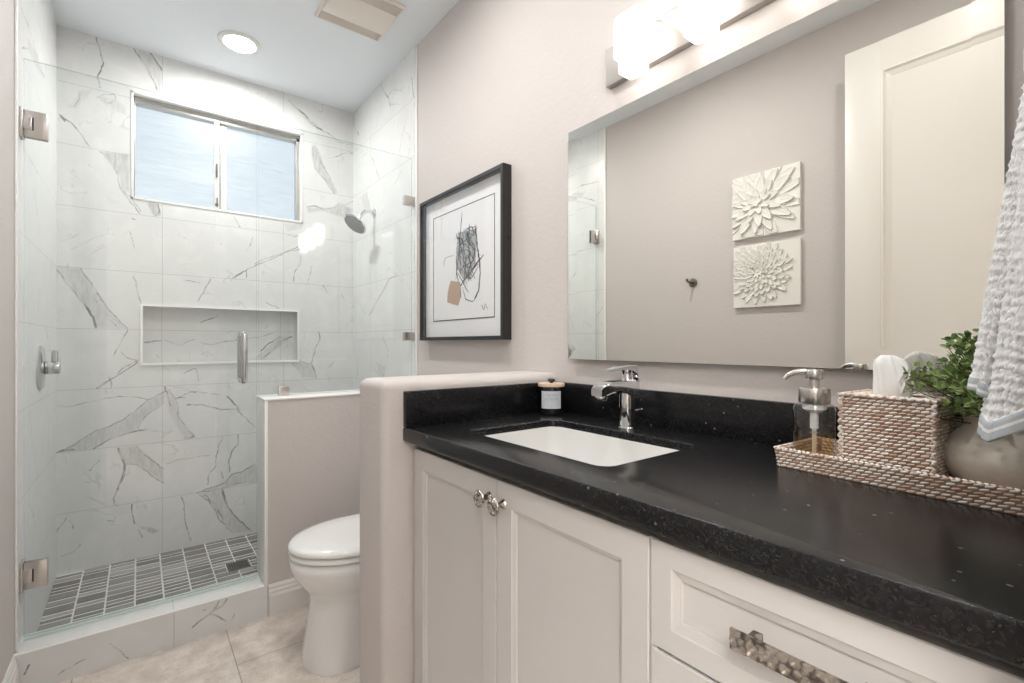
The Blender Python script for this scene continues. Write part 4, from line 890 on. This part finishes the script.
def _r(m, ramp):
    g = N(m, 'ShaderNodeNewGeometry'); r = N(m, 'ShaderNodeValToRGB'); e = r.color_ramp.elements
    e[0].position = 0; e[0].color = (*ramp[0], 1); e[1].position = 1; e[1].color = (*ramp[-1], 1)
    for i, c in enumerate(ramp[1:-1]): x = e.new((i + 1) / (len(ramp) - 1)); x.color = (*c, 1)
    L(m, g.outputs['Random Per Island'], r.inputs[0]); L(m, r.outputs[0], P(m).inputs['Base Color'])
_r(M_rat, [(.50, .33, .25), (.64, .48, .40), (.76, .64, .56), (.86, .79, .73), (.92, .88, .83), (.76, .67, .60)])
M_ratcore = mat('rattan_core', (.36, .25, .19), .8)

RZ = -.071     # the tray sits very slightly askew to the wall
cr, sr = math.cos(RZ), math.sin(RZ)
ty = thing('woven_tray', 'long shallow whitewashed rattan tray on the granite at the right', 'tray', (.953, .404, CT), RZ)
# local frame: +x towards the wall, -y towards the doorway
TW, TL, TH, FLR = .155, .335, .036, .008
tb = MB(); tb.box(.004, TW - .004, -TL + .004, -.004, .001, .006); 
def wallmap(p0, p1, n):
    d = Vector((p1[0] - p0[0], p1[1] - p0[1], 0)); l_ = d.length; d /= l_; nn = Vector((n[0], n[1], 0))
    def f(u, v, o): 
        return Vector((p0[0], p0[1], 0)) + d * u + nn * (o + FLR * v / TH) + Vector((0, 0, .001 + v))
    return f, l_
cor = [(0, 0), (0, -TL), (TW, -TL), (TW, 0)]; nrm = [(-1, 0), (0, -1), (1, 0), (0, 1)]
for i in range(4):
    p0, p1, nn = cor[i], cor[(i + 1) % 4], nrm[i]
    d = Vector((p1[0] - p0[0], p1[1] - p0[1], 0)).normalized(); n3 = Vector((*nn, 0)); l_ = TL if i % 2 == 0 else TW
    rg = []
    for (z, o_) in ((0, 0), (TH, FLR)):
        rg.append([Vector((*p0, 0)) + n3 * (o_ - .006) + Vector((0, 0, z)) - d * o_, Vector((*p0, 0)) + n3 * (o_ - .0005) + Vector((0, 0, z)) - d * o_, Vector((*p1, 0)) + n3 * (o_ - .0005) + Vector((0, 0, z)) + d * o_, Vector((*p1, 0)) + n3 * (o_ - .006) + Vector((0, 0, z)) + d * o_])
    tb.loft(rg)
tb.build('tray_base', M_ratcore, ty, flat=True, local=True)
tw_ = MB()
for i in range(4):
    p0, p1, nn = cor[i], cor[(i + 1) % 4], nrm[i]
    d = Vector((p1[0] - p0[0], p1[1] - p0[1], 0)); l0 = d.length; d.normalize(); n3 = Vector((*nn, 0))
    ext = .006
    f_out = lambda u, v, o, p0=p0, d=d, n3=n3, l0=l0: Vector((*p0, 0)) - d * ext + d * (u * 1.0) + n3 * (o + FLR * v / TH - .001) + Vector((0, 0, v))
    strands(tw_, f_out, l0 + 2 * ext, TH, .0118, .0059, .0022, seed=i + 3)
    f_in = lambda u, v, o, p0=p0, d=d, n3=n3, l0=l0: Vector((*p0, 0)) + d * (u + .006) + n3 * (FLR * v / TH - .0055 - o) + Vector((0, 0, v + .006))
    strands(tw_, f_in, l0 - .012, TH - .006, .0098, .0061, .0018, seed=i + 13)
    # plaited rim
    rimf = lambda u, v, o, p0=p0, d=d, n3=n3: Vector((*p0, 0)) - d * .008 + d * u + n3 * (FLR - .0065 + v) + Vector((0, 0, TH - .001 + o))
    strands(tw_, rimf, l0 + .016, .0075, .0075, .0075, .0028, seed=i + 23)
fl_ = lambda u, v, o: Vector((.006 + v, -.006 - u, .006 + o))
strands(tw_, fl_, TL - .012, TW - .012, .0100, .0066, .0014, seed=40)
tw_.build('woven_strands', M_rat, ty, local=True, ang=60, recalc=False)

FL = CT + .0078      # top of the tray's woven floor
def tray_pt(x, y):   # tray-local to room
    return (.953 + x * cr - y * sr, .404 + x * sr + y * cr)

# tissue box cover
bx0, by0 = .022, -.092; BW = .128; BD = .118; BH = .136
p = tray_pt(bx0, by0)
tbx = thing('tissue_box', 'square woven rattan tissue box with a white tissue on the tray', 'tissue box', (p[0], p[1], FL), RZ)
core = MB().box(.002, BD - .002, -BW + .002, -.002, 0, BH - .002, .004); core.build('box_core', M_ratcore, tbx, local=True)
wv = MB()
cor = [(0, 0), (0, -BW), (BD, -BW), (BD, 0)]
for i in range(4):
    p0, p1, nn = cor[i], cor[(i + 1) % 4], nrm[i]
    d = Vector((p1[0] - p0[0], p1[1] - p0[1], 0)); l0 = d.length; d.normalize(); n3 = Vector((*nn, 0))
    f = lambda u, v, o, p0=p0, d=d, n3=n3: Vector((*p0, 0)) + d * u + n3 * (o - .002) + Vector((0, 0, v))
    strands(wv, f, l0, BH, .0112, .0056, .0026, seed=i + 50)
# top with an oval opening
for r in range(19):
    v = (r + .5) * BD / 19
    for c in range(13):
        u = (c + .5 + (.5 if r % 2 else 0)) * BW / 13.5
        if u > BW - .003 or ((v - BD / 2) / .022) ** 2 + ((u - BW / 2) / .040) ** 2 < 1: continue
        rg = []
        for t, s_ in ((-1, .35), (-.6, .85), (0, 1), (.6, .85), (1, .35)):
            rg.append([Vector((v + math.cos(PI * q / 5) * .0027 * s_, -(u + t * .0043), BH - .003 + math.sin(PI * q / 5) * .0026 * s_)) for q in range(6)])
        wv.loft(rg)
wv.build('woven_cover', M_rat, tbx, local=True, ang=60, recalc=False)
# braided edges
br = MB()
def braid(a, b, n):
    a, b = Vector(a), Vector(b); d = (b - a) / n; dn = d.normalized()
    s1 = dn.cross(Vector((0, 0, 1)) if abs(dn.z) < .9 else Vector((1, 0, 0))).normalized(); s2 = dn.cross(s1)
    for i in range(n):
        c = a + d * (i + .5); sg_ = 1 if i % 2 else -1
        v = dn * .8 + (s1 * .55 + s2 * .35) * sg_; v.normalize()
        br.tube([c - v * .0055, c - v * .003, c, c + v * .003, c + v * .0055], [.0008, .0022, .0028, .0022, .0008], 6)
for x, y in ((0, 0), (0, -BW), (BD, -BW), (BD, 0)): braid((x, y, .002), (x, y, BH), 22)
cc = [(0, 0), (0, -BW), (BD, -BW), (BD, 0)]
for i in range(4): braid((*cc[i], BH - .001), (*cc[(i + 1) % 4], BH - .001), 21)
br.build('braided_edge', M_rat, tbx, local=True, ang=60)
ts = MB(); rg = []; R4 = random.Random(3); nA = 36
for (z, rx, ry, am) in ((BH - .012, .012, .030, .0), (BH + .004, .014, .027, .1), (BH + .020, .015, .026, .16), (BH + .036, .012, .024, .2), (BH + .050, .012, .022, .3), (BH + .060, .008, .018, .4), (BH + .066, .003, .011, .3)):
    q = []
    for i in range(nA):
        a = 2 * PI * i / nA; k = 1 + am * math.sin(a * 3 + z * 30) + am * .5 * math.sin(a * 7 + 1)
        q.append((BD / 2 + rx * k * math.cos(a), -BW / 2 + .008 + (z - BH) * .12 + ry * k * math.sin(a), z + .004 * am * math.sin(a * 5)))
    rg.append(q)
ts.loft(rg)
# second drooping leaf of tissue
rg = []
for (z, x_, y_, hw_) in ((BH, 0, -.012, .016), (BH + .02, -.002, -.019, .019), (BH + .038, -.004, -.027, .018), (BH + .048, -.007, -.034, .012), (BH + .050, -.010, -.039, .005)):
    rg.append([(BD / 2 + x_ + .004 * math.sin(k * 1.9) + hw_ * .5 * math.cos(2 * PI * k / 16), -BW / 2 + y_ + .008 + hw_ * .55 * math.sin(2 * PI * k / 16), z) for k in range(16)])
ts.loft(rg)
ts.build('tissue', mat('white_tissue', (.88, .88, .88), .8), tbx, local=True, ang=70)

# soap dispenser
dp_ = tray_pt(.052, -.0365); DXc, DYc = dp_
sd = thing('soap_dispenser', 'clear glass soap dispenser with brushed metal pump at the left end of the tray', 'soap dispenser', (DXc, DYc, FL))
M_bot = mat('clear_bottle_glass', (1, 1, 1), .0); P(M_bot).inputs['Transmission Weight'].default_value = 1; P(M_bot).inputs['IOR'].default_value = 1.3
M_bot2 = glass('clear_bottle_glass_thin', (.93, .94, .94), 0, 1.6)
br_ = .035; c0 = (DXc, DYc, FL); SZ = 1.07
MB().lathe([(.001, .0), (br_ - .004, 0), (br_, .004), (br_, .094), (br_ - .003, .101), (br_ - .012, .105), (.022, .107), (.0, .107)], c0, n=40).build('bottle', M_bot2, sd, ang=30)
M_liq = glass('pale_amber_soap', (.93, .80, .60), 0, 1.5)
MB().lathe([(.001, .004), (br_ - .005, .004), (br_ - .004, .007), (br_ - .004, .056), (.001, .056)], c0, n=40).build('liquid_soap', M_liq, sd)
MB().lathe([(.0250, .105), (.0262, .107), (.0262, .128), (.0250, .131), (.010, .132)], c0, n=36).build('collar', M_nickel, sd)
pmx = MB().lathe([(.0085, .131), (.0085, .146), (.0135, .147), (.0145, .149), (.0145, .161), (.013, .163), (.001, .163)], c0, n=28)
pd = Vector((-.343, .94, 0)); b0 = Vector((DXc, DYc, FL + .157))
pmx.tube([b0, b0 + pd * .018 + Vector((0, 0, .002)), b0 + pd * .032, b0 + pd * .042 + Vector((0, 0, -.005)), b0 + pd * .048 + Vector((0, 0, -.012))], [.006, .0055, .005, .0045, .004], 14)
pmx.build('pump', M_nickel, sd, ang=40)
M_plast = mat('translucent_white_plastic', (.78, .80, .82), .35)
MB().lathe([(.020, .104), (.020, .094), (.013, .090), (.007, .088), (.007, .060), (.0035, .058), (.0035, .006)], c0, n=24).build('dip_tube', M_plast, sd)

for o_ in sd.children: o_.data.transform(Matrix.Diagonal((1, 1, SZ, 1)))
# vase and plant
VXc, VYc = 1.050, .117
pp = thing('potted_plant', 'bushy small-leaved green plant in a round taupe vase on the tray', 'plant', (VXc, VYc, FL))
M_vase = mat('glazed_taupe_ceramic', (.42, .37, .31), .14, spec=.6)
def _v(m):
    c = coords(m); n = noise(m, c, 22, 5, .6, .5)
    L(m, mixc(m, smooth(m, n, .3, .7), (.72, .66, .58), (.84, .78, .70)), P(m).inputs['Base Color'])
_v(M_vase)
vp = [(.001, .0), (.040, 0), (.050, .003), (.066, .016), (.076, .034), (.078, .050), (.073, .066), (.061, .081), (.051, .091), (.0475, .099), (.0485, .107), (.053, .113), (.052, .115), (.047, .113), (.044, .106), (.044, .095), (.001, .092)]
MB().lathe(vp, (VXc, VYc, FL), n=56).build('vase', M_vase, pp, ang=60)
M_leaf = mat('small_green_leaves', (.12, .22, .06), .45)
_r(M_leaf, [(.06, .12, .05), (.13, .22, .08), (.22, .34, .11), (.36, .46, .17), (.50, .58, .26), (.18, .28, .10)])
P(M_leaf).inputs['Subsurface Weight'].default_value = 0
M_stem = mat('brown_green_stem', (.10, .09, .04), .7)
lf = MB(); stm = MB(); R5 = random.Random(9)
def leaf(c, d, n, s_):
    d = d.normalized(); sd_ = d.cross(n).normalized(); up = sd_.cross(d).normalized()
    pts_ = [c, c + d * s_ * .3 + sd_ * s_ * .32 + up * s_ * .06, c + d * s_ * .75 + sd_ * s_ * .34 + up * s_ * .06, c + d * s_ * 1.05 , c + d * s_ * .75 - sd_ * s_ * .34 + up * s_ * .06, c + d * s_ * .3 - sd_ * s_ * .32 + up * s_ * .06, c + d * s_ * .5 - up * s_ * .04]
    lf.raw([tuple(q) for q in pts_], [(0, 1, 6), (1, 2, 6), (2, 3, 6), (3, 4, 6), (4, 5, 6), (5, 0, 6)])
base = Vector((VXc, VYc, FL + .100))
for b_i in range(120):
    th = R5.uniform(.15 * PI, 1.25 * PI) if b_i % 3 else R5.uniform(0, 2 * PI); el = R5.uniform(.15, 1.45)
    d = Vector((math.cos(th) * math.cos(el), math.sin(th) * math.cos(el), math.sin(el)))
    ln = R5.uniform(.085, .138) * (1 + .10 * math.sin(th))
    if d.y < 0: ln *= .9
    if VYc + d.y * ln < YF + .008: d.y = (YF + .008 - VYc) / ln
    if VXc + d.x * ln > WR - .03: d.x = (WR - .03 - VXc) / ln
    q = [base + Vector((d.x * .02, d.y * .02, 0))]
    for k in range(1, 6):
        t = k / 5; q.append(base + Vector((d.x * ln * t, d.y * ln * t, d.z * ln * t - .012 * t * t * math.cos(el) + .006 * math.sin(t * 4 + b_i))))
    stm.tube(q, [.0016, .0014, .0012, .001, .0008, .0005], 5)
    for k in range(1, 6):
        for sub in (0, .5):
            c = q[k - 1].lerp(q[k], .5 + sub)
            if (c - base).length < .018: continue
            ax = (q[k] - q[k - 1]).normalized()
            for m_ in range(3 if k < 5 else 5):
                a = R5.uniform(0, 2 * PI); s1 = ax.cross(Vector((0, 0, 1)) + Vector((.01, .02, 0))).normalized(); s2 = ax.cross(s1)
                dd = (ax * R5.uniform(.3, .9) + s1 * math.cos(a) + s2 * math.sin(a) + Vector((0, 0, .25)))
                nn_ = (Vector((0, 0, 1)) + Vector((R5.uniform(-.5, .5), R5.uniform(-.5, .5), 0)))
                pt_ = c + dd.normalized() * .003
                if pt_.x > WR - .04 and pt_.z > 1.09: continue
                lx, ly = (pt_.x - .953) * cr + (pt_.y - .404) * sr, -(pt_.x - .953) * sr + (pt_.y - .404) * cr
                if pt_.z < FL + .119: continue
                if ly > -.172: continue
                if ly > by0 - BW - .012 and pt_.z < FL + BH + .006: continue
                if pt_.x < .95 and pt_.y < .14: continue
                leaf(pt_, dd, nn_, R5.uniform(.009, .0135))
lf.build('foliage', M_leaf, pp, flat=True, recalc=False); stm.build('stems', M_stem, pp)

# candle in the far corner
KX, KY = 1.066, 1.162
cd = thing('candle_jar', 'dark candle jar with wooden lid and white label in the counter corner', 'candle', (KX, KY, CT))
MB().lathe([(.001, 0), (.034, 0), (.037, .003), (.037, .088), (.036, .0905), (.001, .0905)], (KX, KY, CT), n=40).build('jar', mat('black_glass_jar', (.01, .01, .01), .08), cd)
lid = MB().lathe([(.001, .091), (.042, .091), (.0435, .093), (.0435, .100), (.042, .102), (.001, .102)], (KX, KY, CT), n=40).build('lid', mat('pale_wood_lid', (.70, .52, .40), .5), cd)
MB().lathe([(.006, .102), (.006, .106), (.012, .108), (.013, .112), (.010, .116), (.001, .117)], (KX, KY, CT), n=24).build('knob', mat('black_knob', (.012, .012, .012), .4), lid)
lb = MB(); va = math.atan2(-KY, -KX) - .02; hwid = .95
rg = []
for i in range(15):
    a = va - hwid + 2 * hwid * i / 14; rg.append([(KX + r * math.cos(a), KY + r * math.sin(a), CT + z) for r, z in ((.0372, .022), (.0378, .022), (.0378, .078), (.0372, .078))])
lb.loft(rg); lbo = lb.build('label', mat('pale_label_paper', (.60, .63, .68), .6), cd)
tx = MB()
def mark(a0, a1, z0, z1): tx.loft([[(KX + r * math.cos(a), KY + r * math.sin(a), CT + z) for r, z in ((.0378, z0), (.0381, z0), (.0381, z1), (.0378, z1))] for a in (a0, (a0 + a1) / 2, a1)])
for row, (z, wds) in enumerate(((.064, 5), (.052, 6))):
    for i in range(wds):
        a = va + .55 - i * .2; mark(a, a - .022, z - .003, z + .004); mark(a, a - .09, z + .003, z + .004)
        if (i + row) % 2: mark(a - .075, a - .097, z - .003, z + .004)
        else: mark(a, a - .08, z - .003, z - .002)
mark(va + .5, va - .35, .043, .0436); mark(va + .5, va - .25, .034, .0346); mark(va + .5, va - .4, .029, .0296)
tx.build('label_print', mat('grey_label_print', (.25, .26, .30), .6), lbo, flat=True)

# ---------------------------------------------------------------- towel on its ring
tr_ = thing('towel_ring', 'chrome towel ring on the wall beside the doorway', 'towel ring', (.90, YF, 1.60))
rm = MB(); n = 40; rgp = [(.90 + .075 * math.sin(2 * PI * i / n), YF + .034, 1.585 + .075 * math.cos(2 * PI * i / n)) for i in range(n + 1)]
rm.tube(rgp, .0045, 12); rm.build('ring', M_chrome, tr_, ang=60)
MB().lathe([(.026, 0), (.026, .005), (.012, .010), (.010, .030), (.012, .038)], (.90, YF, 1.660), (0, 1, 0), 28).build('bracket', M_chrome, tr_)
tl_ = thing('bath_towel', 'thick white waffle-weave hand towel hanging at the right edge', 'towel', (.88, YF + .04, 1.05))
M_tow = mat('white_terry_cotton', (.94, .945, .955), .95, spec=.1)
def _t(m):
    c = geopos(m); bump(m, noise(m, c, 900, 3, .7), .6, .0015)
    P(m).inputs['Sheen Weight'].default_value = .2
_t(M_tow)
M_hem = mat('pale_grey_satin_hem', (.52, .57, .61), .5)
def hang(name, path, z_top, z_bot_f, mats, amp, seed, rowz=.0135, pitch=.011, grow=None, hem=.0):
    """a folded sheet hanging in plan along path(t, k) where k = 0 at the top and 1 at the bottom"""
    NU, NV = 170, 230; P0 = np.zeros((NU, NV, 3)); Rn = np.random.RandomState(seed)
    for i in range(NU):
        t = i / (NU - 1); zb = z_bot_f(t)
        for j in range(NV):
            k = j / (NV - 1); z = z_top + (zb - z_top) * k; x, y = path(t, k)
            P0[i, j] = (x, y, z)
    du = np.gradient(P0, axis=0); dv = np.gradient(P0, axis=1); nr_ = np.cross(du, dv); nr_ /= np.linalg.norm(nr_, axis=2, keepdims=True) + 1e-9
    arc_ = np.cumsum(np.linalg.norm(du, axis=2), axis=0)
    dist = (P0[:, :1, 2] - P0[:, :, 2])
    wob = .0018 * np.sin(arc_ * 90 + seed) + .001 * np.sin(arc_ * 210)
    row = (dist + wob) / rowz; ri = np.floor(row); fr = row - ri
    gap = np.sin(PI * fr) ** .35; key_ = (np.sin(ri * 12.9898 + np.floor(arc_ / (pitch * 1.3)) * 78.233) * 43758.5453) % 1; h = np.where(key_ > .45, gap, .55 + .45 * gap)
    col_ = arc_ / pitch + .12 * np.sin(ri * 2.3); fc = col_ - np.floor(col_)
    h = h * (.66 + .34 * np.sin(PI * fc) ** .45) 
    nz = Rn.randn(NU, NV); nz = (nz + np.roll(nz, 1, 0) + np.roll(nz, 1, 1) + np.roll(nz, -1, 0)) / 2.6
    below = dist - dist[:, -1:] + hem
    hemm = np.clip(below / .004, 0, 1)
    h = h * (1 - hemm) + .25 * hemm
    Q = P0 - nr_ * (amp * (h + .16 * nz * (1 - hemm)))[..., None]
    vsr = Q.reshape(-1, 3).tolist(); f = []; mi = []
    for i in range(NU - 1):
        for j in range(NV - 1):
            a = i * NV + j; f.append((a, a + 1, a + NV + 1, a + NV)); b2 = below[i, j]; mi.append(1 if (b2 > .002 and hem > 0 and not (.010 < b2 < .014)) else 0)
    me = bpy.data.meshes.new(name); me.from_pydata([tuple(np.array(v) - np.array(tl_.location)) for v in vsr], [], f)
    for m in mats: me.materials.append(m)
    me.polygons.foreach_set('material_index', mi); me.polygons.foreach_set('use_smooth', [True] * len(f))
    o = bpy.data.objects.new(name, me); COL.objects.link(o); o.parent = tl_
    md = o.modifiers.new('thickness', 'SOLIDIFY'); md.thickness = .004; md.offset = 0
    return o
def lerp(a, b, t): return a + (b - a) * t
def pathA(t, k):
    # front layer: starts at the wall, comes forward along x-min, then runs along +x; gathers at the ring above
    g = 1 - (1 - k) ** 1.0
    xl = lerp(.868, .834, g); xr = lerp(.935, .945, g); yb = YF + .010
    yf = YF + lerp(.042, .085, k); r = .012
    if t < .32: q = t / .32; return xl + .006 * math.sin(q * 5 + 1), lerp(yb, yf - r, q)
    if t < .42:
        a = (t - .32) / .10 * PI / 2; return xl + r - r * math.cos(a), yf - r + r * math.sin(a)
    q = (t - .42) / .58; return lerp(xl + r, xr, q), yf + .006 * math.sin(q * 9) * k
def botA(t):
    if t < .35: return lerp(1.072, 1.027, t / .35)
    return lerp(1.027, 1.060, (t - .35) / .65)
hang('front_fold', pathA, 1.525, botA, [M_tow, M_hem], .0040, 1, hem=.026)
def pathB(t, k):
    xl = lerp(.872, .850, k); xr = lerp(.93, .94, k); yf = YF + lerp(.045, .1005, k ** .95); r = .010; yb = YF + .065 * k + .004
    if t < .30: q = t / .30; return xl + .003 * math.sin(q * 6), lerp(yb, yf - r, q)
    if t < .40:
        a = (t - .30) / .10 * PI / 2; return xl + r - r * math.cos(a), yf - r + r * math.sin(a)
    q = (t - .40) / .60; return lerp(xl + r, xr, q), yf - .010 * q
def botB(t): return lerp(1.085, 1.10, t) if t > .3 else lerp(1.075, 1.085, t / .3)
hang('back_fold', pathB, 1.525, botB, [M_tow, M_hem], .0038, 4, hem=.018)
# gathered part of the towel passing over the ring
gt = MB(); rg = []
for k in range(9):
    a = PI * k / 8; yc = YF + .034 - .014 * math.cos(a); zc = 1.520 + .016 * math.sin(a) - (.02 if k in (0, 8) else 0)
    rg.append([(.925 + .026 * math.cos(2 * PI * i / 24), yc + .010 * math.sin(2 * PI * i / 24) * abs(math.sin(a) * .2 + .8), zc + .010 * math.sin(2 * PI * i / 24)) for i in range(24)])
gt.loft(rg); gt.build('gathered_loop', M_tow, tl_, ang=70)
